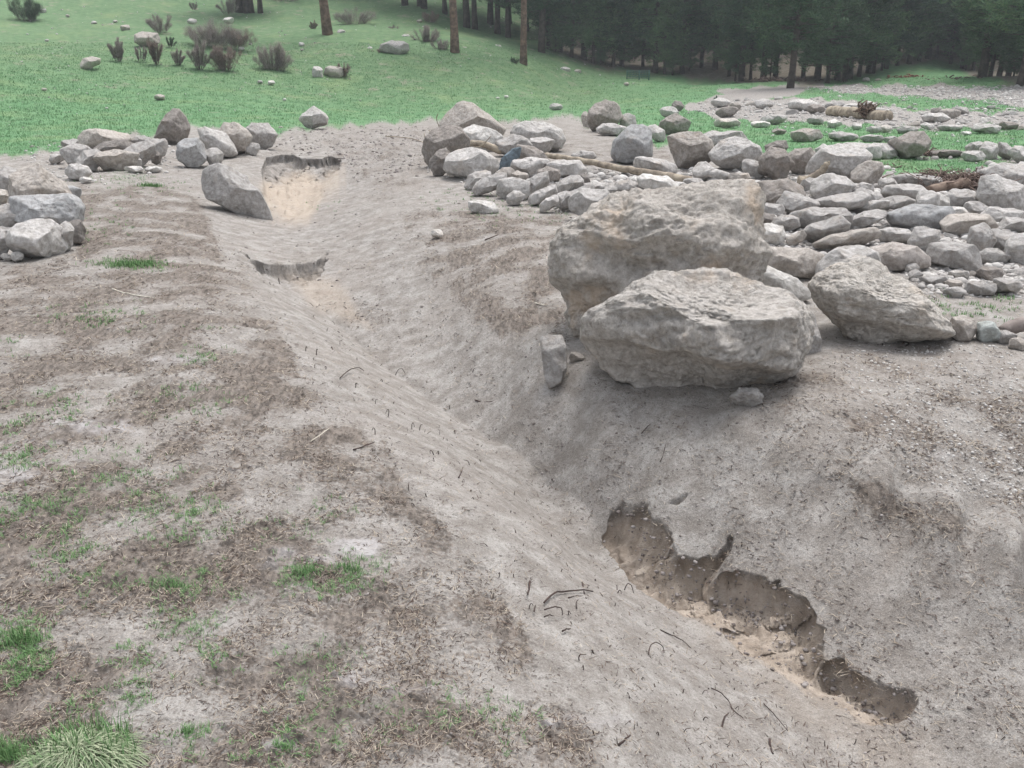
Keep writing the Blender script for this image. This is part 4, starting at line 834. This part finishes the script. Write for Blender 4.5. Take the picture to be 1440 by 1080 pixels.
# roots in the mud near the camera
RM = [([(765,848),(778,833),(800,831),(822,829),(834,832)], .0045, 'longest dark root bowing over the mud at the lower middle'), ([(819,821),(821,832),(824,842)], .0055, 'short upright dark stub at the right end of the longest root'),
 ([(765,858),(778,853),(790,854),(791,865)], .003, 'dark root arch just below the longest root'), ([(745,818),(744,830),(742,836)], .005, 'dark L shaped stub standing left of the longest root'), ([(799,841),(808,838),(820,838)], .003, 'small bowed root under the longest root'),
 ([(811,856),(810,845),(820,841)], .0025, 'curled root below the upright dark stub'), ([(765,868),(772,864),(778,866)], .003, 'short thick root curl left of centre in the lower mud'), ([(751,860),(753,851)], .0035, 'tiny upright stub left of the root arch'), ([(791,888),(795,885),(802,884)], .004, 'hooked dark root below the root arch'),
 ([(832,914),(838,924),(848,930),(858,931)], .003, 'reddish root lying in the lower centre mud'), ([(1015,1023),(1018,1010),(1024,1003)], .0045, 'dark stick standing in the lower right mud'), ([(870,1048),(878,1041),(886,1034)], .0045, 'dark stick poking up at the bottom centre'),
 ([(1000,968),(1012,972),(1025,985),(1030,998),(1045,1010)], .0028, 'long thin root winding down the slope at lower right'), ([(1082,1040),(1084,1052),(1087,1060)], .005, 'short dark stick near the bottom right'), ([(1074,990),(1085,1000),(1095,1012),(1108,1028)], .0025, 'thin curved root right of the long winding root'),
 ([(928,886),(945,893),(960,900),(972,912)], .003, 'thin dark root along the left lip of the cut channel'), ([(912,921),(914,908),(922,902),(932,908),(934,918)], .0028, 'root loop on the slope left of the cut channel'), ([(878,830),(882,820),(888,822),(891,834)], .0028, 'small root loop above the left lip of the channel'),
 ([(556,528),(560,519),(566,518),(570,526)], .003, 'small dark root loop halfway up the gully slope'), ([(478,532),(490,520),(505,516),(512,522)], .004, 'broken dark root cluster on the left shoulder of the gully'), ([(497,633),(510,628),(526,622)], .0045, 'dark root lying on the left shoulder of the gully'), ([(645,672),(649,664),(651,657)], .0045, 'short dark stub left of the dark hollow on the slope'),
 ([(436,622),(455,608),(462,603)], .004, 'pale stick lying on the left bank litter'), ([(158,407),(175,412),(195,416),(216,419)], .008, 'thin pale stick lying on the mud at left, below the bright tuft'), ([(1208,544),(1214,556),(1228,560),(1248,554)], .007, 'pale bent twig on the mud right of the boulders'), ([(752,426),(760,428),(768,429)], .006, 'pale twig left of the tallest boulder'), ([(682,338),(700,330)], .008, 'thin dark stick on the mud right of the gully'), ([(668,563),(682,566),(694,564)], .006, 'dark twig crossing the gully bottom'),
 ([(902,610),(910,600),(915,596)], .0035, 'thin root on the slope under the front boulder'), ([(928,650),(933,640),(936,625)], .003, 'thin hanging root under the front boulder')]
for pts, r, lab in RM:
    r *= .78
    lab2 = lab; pal = 'pale' in lab; p = hang(pts, (pts[0][0], pts[0][1]+2), (pts[-1][0], pts[-1][1]+2))
    q_ = dens(p, 4, r*.25, 5); V, Fc = tube(q_, np.linspace(r*1.15, r*.7, len(q_)), 6); tag(origin_obj('stick' if 'stick' in lab or 'twig' in lab else 'root', V, Fc, M_STRAND if pal else M_ROOT), lab2, 'stick' if 'stick' in lab or 'twig' in lab else 'root')
# short root stubs: copies
HK = []
for k in range(8):
    rs = RS(70+k); L = rs.uniform(.018, .034); c = rs.uniform(-.9, 1.2); p = np.array([[0, 0, -.01], [0, 0, L*.5], [c*L*.3, 0, L], [c*L*.75, 0, L*rs.uniform(.6, 1.15)], [c*L*1.1, 0, L*rs.uniform(.1, 1.1)]]); q_ = dens(p, 3)
    V, Fc = tube(q_, np.linspace(.0026, .0014, len(q_)), 5); HK.append(mesh_from('root_stub', V, Fc)); HK[-1].materials.append(M_ROOT)
rs = RS(9); SP = [(380,400),(393,398),(372,398),(440,470),(468,492),(478,486),(502,508),(430,492),(445,498),(458,520),(500,545),(528,566),(560,600),(606,553),(632,575),(590,604),(470,455),(610,640),(640,610),(700,705),(735,770),(600,700),(845,700),(660,655),(575,690)]
while len(SP) < 120:
    x, y = rs.uniform(330, 1300), rs.uniform(390, 1070)
    if inpoly(x, y, [(330,360),(380,390),(470,470),(600,580),(760,700),(900,850),(1080,960),(1280,1075),(860,1075),(700,860),(560,690),(430,540)]) or (len(SP) % 4 == 0 and inpoly(x, y, [(560,420),(760,560),(1000,640),(1300,760),(1400,900),(1160,860),(1000,760),(860,690),(700,600)])): SP.append((x, y))
for x, y in SP:
    o = bpy.data.objects.new('root_stub', HK[rs.randint(8)]); COL.objects.link(o); G = hit(x, y); d = math.hypot(G[0], G[1]); s = rs.uniform(.35, .95)*(1+.14*max(0, d-3)); o.location = G; o.rotation_euler = (rs.uniform(-.3, .3), rs.uniform(-.3, .3), rs.uniform(0, 6.28)); o.scale = (s, s, s)
    tag(o, 'short dark root stub sticking out of the grey gully slope', 'root', 'root stubs dotting the gully slopes')
# ---------------------------------------------------------------- blades and litter (stuff)
def ribbons(base, head, length, width, up, seed, droop=.5, segs=3, side=None):
    """curved ribbons; base (N,3), up = share of the length that rises"""
    n = len(base); rs = RS(seed); hx, hy = np.cos(head), np.sin(head); V = np.zeros((n, segs*2+1, 3)); wx, wy = -hy*width*.5, hx*width*.5
    if side is not None: wx, wy = np.cos(side)*width*.5, np.sin(side)*width*.5
    for k in range(segs+1):
        t = k/segs; out = length*(1-up)*(t**1.0); z = length*(up*t-droop*t*t*up)
        c = base+np.stack([hx*out, hy*out, z], 1)
        if k < segs:
            w = (1-.55*t); V[:, 2*k] = c+np.stack([wx*w, wy*w, 0*wx], 1); V[:, 2*k+1] = c-np.stack([wx*w, wy*w, 0*wx], 1)
        else: V[:, 2*k] = c
    f = []
    for k in range(segs-1): a = 2*k; f += [(a, a+1, a+3), (a, a+3, a+2)]
    a = 2*(segs-1); f.append((a, a+1, a+2)); f = np.array(f); nvp = segs*2+1
    return V.reshape(-1, 3), (f[None]+(np.arange(n)*nvp)[:, None, None]).reshape(-1, 3)
def scatter_px(n, x0, y0, x1, y1, seed, keep=None, clump=0):
    rs = RS(seed); px = rs.uniform(x0, x1, n); py = rs.uniform(y0, y1, n); g = groundpts(px, py)
    if keep is not None:
        L = surf(g[:, 0], g[:, 1]); p = keep(L, g, px, py); m = rs.rand(len(g)) < p; g = g[m]
    return g
rs = RS(44)
# straw and dark organic bits on the mud
def kp_lit(L, g, px, py):
    l = L(litter); return np.clip(l*1.15+.19, 0, 1)*(1-np.clip(L(wet)*1.1, 0, 1))*(L(grass) < .5)*np.clip(.55+1.3*fbm2(g[:, 0]*4, g[:, 1]*4, 3, 77), .08, 1)
g = scatter_px(90000, -60, 240, 1500, 1120, 51, kp_lit); n = len(g); d = np.linalg.norm(g-[0, 0, CAMH], axis=1)
sz = np.clip(d/3.2, .8, 3)
V, Fc = ribbons(g+[0, 0, .001], rs.uniform(0, 6.28, n), rs.uniform(.012, .055, n)*sz**.9, rs.uniform(.0011, .0024, n)*sz, rs.uniform(.02, .38, n), 1, .8)
tag(link('dead_grass', mesh_from('dead_grass', V, Fc, False), M_STRAW), 'pale dead grass fibres lying matted over the mud', 'dead grass', kind='stuff')
g = scatter_px(110000, -60, 240, 1500, 1120, 52, kp_lit); n = len(g); d = np.linalg.norm(g-[0, 0, CAMH], axis=1); sz = np.clip(d/3.2, .8, 3)
V, Fc = ribbons(g+[0, 0, .001], rs.uniform(0, 6.28, n), rs.uniform(.008, .04, n)*sz**.9, rs.uniform(.0015, .0042, n)*sz, rs.uniform(.02, .5, n), 2, .8)
tag(link('dark_litter', mesh_from('dark_litter', V, Fc, False), M_DLIT), 'dark brown rotting litter pressed into the mud', 'litter', kind='stuff')
rubble('mud_clods', 12000, [(-60,280),(300,260),(560,280),(800,300),(900,560),(1200,500),(1500,480),(1500,1120),(-60,1120)], 1.0, 7, 'small mud clods and grit on the bank', 19, power=2.6, mat=M_CLOD, emb=.3)
# sprigs of green grass on the near mud, following the patches
def kp_g(L, g, px, py): return np.clip(np.maximum(L(patch)*1.3, L(grass))*1.1-.05, 0, 1)*(np.hypot(g[:, 0], g[:, 1]) < 16)*np.clip(.45+1.6*fbm2(g[:, 0]*5, g[:, 1]*5, 3, 91), .06, 1)
g = scatter_px(110000, -60, 225, 1500, 1120, 53, kp_g); k = 6; n0 = len(g); g = np.repeat(g, k, 0); n = len(g); d = np.linalg.norm(g-[0, 0, CAMH], axis=1); sz = np.clip(d/4, .8, 2.2)
g[:, 0] += rs.randn(n)*.007*sz; g[:, 1] += rs.randn(n)*.007*sz
V, Fc = ribbons(g, rs.uniform(0, 6.28, n), rs.uniform(.02, .06, n)*sz**.5, rs.uniform(.0016, .003, n)*sz, rs.uniform(.35, .9, n), 3, .5)
tag(link('grass', mesh_from('grass', V, Fc, False), M_GRASS), 'thin sprigs of fresh green grass growing through the mud', 'grass', kind='stuff')
# pasture blades
def kp_m(L, g, px, py): 
    d = np.hypot(g[:, 0], g[:, 1]); return np.clip(L(grass)*1.5-.3, 0, 1)*(d > 12)*(d < 75)
g = scatter_px(60000, -80, 60, 1520, 262, 54, kp_m); k = 5; g = np.repeat(g, k, 0); n = len(g); d = np.linalg.norm(g-[0, 0, CAMH], axis=1)
g[:, 0] += rs.randn(n)*.04*d/20; g[:, 1] += rs.randn(n)*.06*d/20
V, Fc = ribbons(g, rs.uniform(0, 6.28, n), rs.uniform(.05, .13, n)*np.clip(d/22, .8, 1.6), rs.uniform(.004, .009, n)*d/20, rs.uniform(.45, .9, n), 4, .4, 2)
tag(link('grass', mesh_from('grass', V, Fc, False), M_GRASS2), 'short green pasture grass of the meadow behind the gully', 'grass', kind='stuff')
# big tussock, bottom left
G = hit(118, 1068); tr = tag(link('grass_tussock', None), 'large drooping pale green grass tussock at the bottom left corner', 'grass tussock'); tr.location = G
n = 1500; a = rs.uniform(0, 6.28, n); r0 = np.sqrt(rs.rand(n)); b = np.stack([np.cos(a)*r0*.13, np.sin(a)*r0*.10-.03, .06*(1-r0**2)], 1)
hd = np.where(rs.rand(n) < .75, a+rs.randn(n)*.5, -1.57+rs.randn(n)*.8)
V, Fc = ribbons(b, hd, rs.uniform(.09, .21, n), rs.uniform(.0018, .0032, n), rs.uniform(.35, .68, n), 6, 1.75, 5); link('dry_blades', mesh_from('dry_blades', V, Fc, False), M_PALEG, tr)
n = 420; a = rs.uniform(0, 6.28, n); r0 = np.sqrt(rs.rand(n)); b = np.stack([np.cos(a)*r0*.15, np.sin(a)*r0*.12, .05*(1-r0**2)], 1)
V, Fc = ribbons(b, rs.uniform(0, 6.28, n), rs.uniform(.05, .13, n), rs.uniform(.002, .0035, n), rs.uniform(.6, .95, n), 7, .35, 4); link('green_blades', mesh_from('green_blades', V, Fc, False), M_GRASS, tr)
P, Fc = unit_rock(77, 4, .5); link('root_clump', mesh_from('root_clump', P*[.12, .08, .04], Fc), M_DLIT, tr)
def tuft(x, y, wpx, hpx, n, lab, seed, mat=None):
    G = hit(x, y); s = np.linalg.norm(G-[0, 0, CAMH])/F; rs = RS(seed); b = np.stack([rs.randn(n)*wpx*.24*s, rs.randn(n)*wpx*.12*s, 0*rs.rand(n)], 1); wd = np.stack([b[:, 0]+G[0], b[:, 1]+G[1]], 1); b[:, 2] = surfz(wd[:, 0], wd[:, 1])-G[2]
    V, Fc = ribbons(b, rs.uniform(0, 6.28, n), rs.uniform(.5, 1.2, n)*hpx*s, np.full(n, .8*s), rs.uniform(.5, .95, n), seed, .4, 3); o = link('grass_tuft', mesh_from('grass_tuft', V, Fc, False), mat or M_GRASS, loc=G); tag(o, lab, 'grass tuft')
tuft(186, 373, 84, 11, 900, 'brightest green grass tuft on the left bank below the left-edge pile', 81); tuft(432, 806, 46, 22, 190, 'left one of two green tufts beside the silty puddle', 82); tuft(488, 800, 44, 20, 160, 'right one of two green tufts beside the silty puddle', 83)
tuft(214, 262, 26, 9, 260, 'small green tuft below the back left rock row', 84); tuft(25, 905, 60, 34, 320, 'green tuft at the left photo edge above the big tussock', 85); tuft(10, 1062, 60, 40, 420, 'bright green tuft left of the big drooping tussock', 86)
tuft(265, 1030, 24, 24, 80, 'small green tuft right of the big drooping tussock', 87); tuft(400, 1055, 30, 18, 70, 'small green tuft at the bottom, right of the smaller tussock-side tuft', 88); tuft(240, 825, 50, 18, 150, 'sparse green tuft left of the puddle tufts', 89)
# ---------------------------------------------------------------- shrubs
def shrub(x, y, wpx, hpx, lab, seed, mat=None, n=260, name='shrub', spread=.5, dark=False, thick=1.0, group=None):
    G = hit(x, y); s = np.linalg.norm(G-[0, 0, CAMH])/F; w, h_ = wpx*s*.5, hpx*s; rs = RS(seed); rt = tag(link(name, None), lab, 'shrub', group); rt.location = G; st = []; B_ = []; H_ = []; 
    for k in range(max(10, n//14)):
        a = rs.uniform(0, 6.28); r = rs.rand()**.6; e = np.array([math.cos(a)*r*w, math.sin(a)*r*w*.8, h_*rs.uniform(.45, .95)*(1-.4*r*r)]); b = e*[.35*spread/.5, .35*spread/.5, 0]+rs.randn(3)*[.05, .05, 0]*w; m_ = (b+e)/2+np.array([e[0]*.12, e[1]*.12, h_*.1])+rs.randn(3)*w*.06
        q_ = dens([b, m_, e], 3); st.append(tube(q_, np.linspace(.012, .004, len(q_))*thick, 4, False))
        for j in range(rs.randint(46, 80)):
            t = rs.uniform(.2, 1); p = q_[int(t*(len(q_)-1))]; B_.append(p)
    V, Fc = join(st); link('stems', mesh_from('stems', V, Fc), M_DBARK if dark else M_SH, rt)
    B_ = np.array(B_); B_ = np.repeat(B_, 7, 0)+rs.randn(len(B_)*7, 3)*.05*w; m = len(B_); B_[:, 2] = np.maximum(B_[:, 2], .02)
    V, Fc = ribbons(B_, rs.uniform(0, 6.28, m), rs.uniform(.10, .24, m)*h_, np.full(m, .0065)*thick, rs.uniform(.05, .97, m), seed, .2, 3); link('twigs', mesh_from('twigs', V, Fc, False), mat or M_TWIG, rt)
shrub(38, 30, 46, 34, 'dense green-grey shrub in the top left corner of the slope', 201, M_TWIGG, 500)
shrub(167, 86, 24, 32, 'leftmost upright twiggy shrub of the row on the meadow', 202, None, 240)
shrub(220, 91, 26, 42, 'upright twiggy shrub second from the left with brown top', 203, M_TWIGR, 240, dark=True, spread=.25)
shrub(251, 92, 26, 26, 'small open dark stemmed shrub leaning right', 204, None, 60, dark=True, spread=.2, thick=1.2)
shrub(197, 86, 22, 22, 'sparse low dark twigs between the leftmost and second upright shrub', 205, None, 50, dark=True, spread=.8)
shrub(281, 98, 36, 48, 'tall dark stemmed shrub fanning up in the middle of the row', 206, None, 220, dark=True, spread=.25, thick=1.3)
shrub(318, 101, 48, 40, 'round reddish brown shrub right of the tall dark stemmed one', 207, M_TWIGR, 420)
shrub(386, 101, 54, 42, 'wide feathery grey-brown shrub standing at the right of the row', 208, None, 520)
shrub(482, 109, 26, 24, 'small red-brown shrub alone on the meadow right of the row', 209, M_TWIGR, 200)
shrub(297, 65, 84, 36, 'widest purple-grey shrub behind the upright row', 210, None, 700); shrub(330, 68, 60, 30, 'brown shrub behind the round reddish one', 211, M_TWIGR, 420)
shrub(228, 46, 40, 26, 'grey shrub on the slope above the tan rock', 212, None, 300); shrub(321, 20, 32, 26, 'grey shrub near the top of the slope left of the bare trunks', 213, None, 260)
shrub(240, 66, 20, 14, 'small yellow-green bush behind the upright shrubs', 214, M_TWIGG, 160); shrub(274, 14, 14, 12, 'small dark bush at the top of the slope', 215, None, 100, dark=True)
shrub(500, 34, 62, 22, 'low dark purple shrub right of the leftmost big trunk', 216, None, 420); shrub(600, 62, 44, 26, 'grey mound shaped shrub left of the middle big trunk', 217, None, 380); shrub(620, 72, 34, 18, 'low grey shrub at the foot of the middle big trunk', 218, None, 220)
shrub(724, 90, 22, 11, 'small dark green bush at the foot of the right big trunk', 219, M_TWIGG, 160); shrub(604, 32, 40, 18, 'brown brush high on the slope between the big trunks', 220, M_TWIGR, 240); shrub(535, 76, 26, 9, 'low dry brush in front of the lone grey boulder on the slope', 221, M_TWIGR, 120)
shrub(400, 2, 60, 12, 'low dark brush at the top edge of the slope', 222, None, 200, dark=True); shrub(555, 44, 30, 9, 'dark low brush on the slope above the lone grey boulder', 223, None, 120, dark=True); shrub(440, 42, 14, 14, 'little brown sprig left of the leftmost big trunk', 224, M_TWIGR, 60)
# ---------------------------------------------------------------- pines
def pine_meshes(H, c0, rad, wid, nb, seed, dead=0, mat=M_NEEDLE, tips=1.0):
    rs = RS(seed); zt = np.linspace(-.5, H, 12); lean = rs.randn(2)*.012*H; tr_ = np.stack([np.interp(zt, [0, H], [0, lean[0]]), np.interp(zt, [0, H], [0, lean[1]]), zt], 1)+rs.randn(12, 3)*[.03, .03, 0]
    V, Fc = tube(tr_, np.interp(zt, [-.5, 0, 1, H], [rad*1.3, rad*1.15, rad, .03]), 8); limbs = []; tri = []
    for k in range(nb):
        h_ = c0+(H-c0)*(rs.rand()**.9); f = (h_-c0)/(H-c0); L = wid*(1-f)**.7*rs.uniform(.55, 1.15)*min(1, .55+f*4); a = rs.uniform(0, 6.28); dr = np.array([math.cos(a), math.sin(a), rs.uniform(-.25, .12)+f*.35]); p0 = np.array([lean[0]*h_/H, lean[1]*h_/H, h_])
        p1 = p0+dr*L*.6; p2 = p0+dr*L+[0, 0, .10*L]; limbs.append(tube(dens([p0, p1, p2], 2), [.05, .04, .03, .02, .012], 3, False))
        m = int(4+L*5*tips)
        for j in range(m):
            t = rs.uniform(.22, 1.0)**.8; c = p0+(p2-p0)*t+rs.randn(3)*[.16, .16, .10]*(1+.3*L); tri.append((c, .16+.26*rs.rand()))
    lV, lF = join([(V, Fc)]+limbs)
    C_ = np.array([c for c, _ in tri]); S_ = np.array([s for _, s in tri]); K_ = 9; C_ = np.repeat(C_, K_, 0); S_ = np.repeat(S_, K_); m = len(C_)
    d1 = rs.randn(m, 3); d1[:, 2] = np.abs(d1[:, 2])*.6; d1 /= np.linalg.norm(d1, axis=1)[:, None]; d2 = np.cross(d1, rs.randn(m, 3)); d2 /= np.linalg.norm(d2, axis=1)[:, None]
    st = C_+rs.randn(m, 3)*.08; T = np.stack([st-d2*S_[:, None]*.10, st+d2*S_[:, None]*.10, st+d1*S_[:, None]*1.25], 1).reshape(-1, 3); TF = np.arange(m*3).reshape(-1, 3)
    tm = mesh_from('trunk', lV, lF); cm = mesh_from('crown', T, TF, False); cm.materials.append(mat); return tm, cm
PV = [pine_meshes(15, 1.6, .18, 2.9, 230, 1), pine_meshes(17, 2.3, .22, 3.1, 240, 2), pine_meshes(13, .9, .15, 2.6, 210, 3, mat=M_NEEDLE2), pine_meshes(19, 2.8, .26, 3.4, 250, 4), pine_meshes(11, .7, .13, 2.4, 190, 5, mat=M_NEEDLE2), pine_meshes(16, 2.0, .20, 3.2, 240, 6)]
PT = pine_meshes(24, 9.5, .30, 3.6, 130, 7)
for t_, c_ in PV: t_.materials.append(M_DBARK)
PT[0].materials.append(M_BARK)
def pine(G, v, s, rz, lab, group=None, name='pine_tree'):
    r = tag(link(name, None), lab, 'pine tree', group); r.location = G; r.rotation_euler = (0, 0, rz); r.scale = (s, s, s)
    for nm, me in zip(('trunk', 'crown'), v): o = bpy.data.objects.new(nm, me); COL.objects.link(o); o.parent = r
    return r
rs = RS(99)
for (x, y, s, lean_, lab) in ((461, 50, 1.15, .06, 'leftmost big pine on the slope with a thick leaning reddish trunk'), (640, 76, .95, 0, 'middle one of three big pines on the slope, straight brown trunk'), (736, 91, .85, 0, 'rightmost of three big pines on the slope, reddish straight trunk')):
    o = pine(hit(x, y), PT, s, rs.uniform(0, 6), lab, name='tall_pine'); o.rotation_euler = (0, lean_, o.rotation_euler[2])
ED = [(772,72,'at the upper left end of the forest edge'),(790,76,0),(806,82,0),(822,84,0),(835,90,0),(848,92,0),(862,96,0),(872,92,0),(905,96,0),(922,103,0),(935,104,0),(957,103,'with bright lower needles behind the green gate'),(985,96,0),(1005,98,'short pale green pine in front of the forest edge gap'),(1024,103,0),(1042,110,0),(1055,108,0),(1072,108,0),(1090,108,0),
  (1113,124,'standing nearest the camera at the forest edge beside the muddy wash'),(1128,108,0),(1150,108,0),(1161,118,'with a black trunk just right of the muddy wash'),(1178,112,0),(1187,114,0),(1195,110,0),(1208,107,0),(1222,103,0),(1230,103,0),(1245,98,0),(1262,94,0),(1278,90,0),(1292,87,0),(1305,84,0),(1318,80,0),(1330,78,0),(1342,77,0),
  (1352,98,0),(1366,100,0),(1378,114,'with a dark trunk in front of the right forest edge'),(1392,112,0),(1404,108,0),(1418,106,0),(1436,123,'at the right photo edge, nearest in the right forest'),(1450,112,0),(1470,116,0),(1500,118,0)]
k = 0
for x, y, lab in ED:
    G = hit(x+rs.uniform(-2, 2), y); L_ = ('dark green pine ' + lab if lab and not lab.startswith('short') else lab) or 'dark green pine in the front row of the dense forest edge'
    pine(G, PV[k % 6], rs.uniform(.8, 1.1), rs.uniform(0, 6.28), L_, None if lab else 'pines along the forest edge'); k += 1
for x, y in ((337,14),(345,15),(353,15),(367,15),(570,10),(590,12),(596,15),(625,20),(656,37),(667,40),(700,47),(715,53),(762,77),(540,-6),(480,-14),(430,-12),(690,30),(740,40),(655,14),(760,55)):
    G = hit(x, y); pine(G, PV[3] if k % 2 else PV[1], rs.uniform(.9, 1.15), rs.uniform(0, 6.28), 'thin dark pine on the upper part of the left slope', 'thin pines on the upper left slope'); k += 1
for x, y in ((842,93),(880,96),(948,105),(970,101),(1034,110),(1084,112),(1172,112),(1236,100),(1285,90),(1336,80),(1360,100),(1425,112),(785,76)):
    pine(hit(x+rs.uniform(-4, 4), y), PV[4 if k % 2 else 2], rs.uniform(.3, .6), rs.uniform(0, 6.28), 'small young pine with low branches under the forest edge', 'young pines under the forest edge', 'young_pine'); k += 1
# forest behind: rows up the hill
pts = []
for row in range(8):
    d0 = 92+row*9
    for a in np.arange(-6 if row < 5 else -16, 44, 2.15-.1*row):
        d = d0+rs.uniform(-3, 3); u = math.radians(a+rs.uniform(-.8, .8)); x, y = d*math.sin(u), d*math.cos(u)
        px, py = project(x, y, gz(x, y)); 
        if px < 700-row*20 or px > 1640: continue
        if row < 2 and 1180 < px < 1345: pass
        pts.append((x, y))
for x, y in pts:
    pine((x, y, gz(x, y)-.1), PV[rs.randint(6)], rs.uniform(.9, 1.35), rs.uniform(0, 6.28), 'dark pine in the dense forest behind the front row', 'pines deep in the forest'); k += 1
print('pines', k, 'rocks', len(ROCKS))
# ground clutter under the forest edge
brush('brush_pile', 1277, 106, 42, 9, 120, 'rust brown brush heap at the forest edge left of the green slope', 34, .05, simple('rust_brush', (.16, .075, .045), (.27, .13, .085), island=True))
brush('brush_pile', 1095, 108, 70, 12, 160, 'grey dead wood under the pines left of the muddy wash', 35, .05); brush('brush_pile', 1375, 108, 70, 10, 160, 'purple-brown dead wood under the right forest', 36, .05)
brush('brush_pile', 1008, 137, 8, 10, 60, 'small dark green clump at the left end of the debris band', 37, .03, M_TWIGG); brush('brush_pile', 830, 78, 110, 8, 160, 'dark dead wood along the left forest edge', 38, .05)
# green gate
G = hit(905, 111); s = np.linalg.norm(G-[0, 0, CAMH])/F; gt = tag(link('gate', None), 'small green metal gate and panel standing on the meadow before the forest', 'gate'); gt.location = G
for x in (-22, -6, 7): V, Fc = tube(np.array([[x*s, 0, -.1], [x*s, 0, 11*s]]), .05, 6); link('post', mesh_from('post', V, Fc), M_GATE, gt)
for x0, x1 in ((-22, -6), (-6, 7)):
    parts = [tube(np.array([[x0*s, .0, z*s], [x1*s, .0, z*s]]), .03, 5) for z in (1, 3.2, 5.4, 7.6, 9.8)]+[tube(np.array([[x*s, 0.03, 1*s], [x*s, .03, 9.8*s]]), .02, 5) for x in np.linspace(x0, x1, 5)[1:-1]]
    V, Fc = join(parts); link('panel', mesh_from('panel', V, Fc), M_GATE, gt)
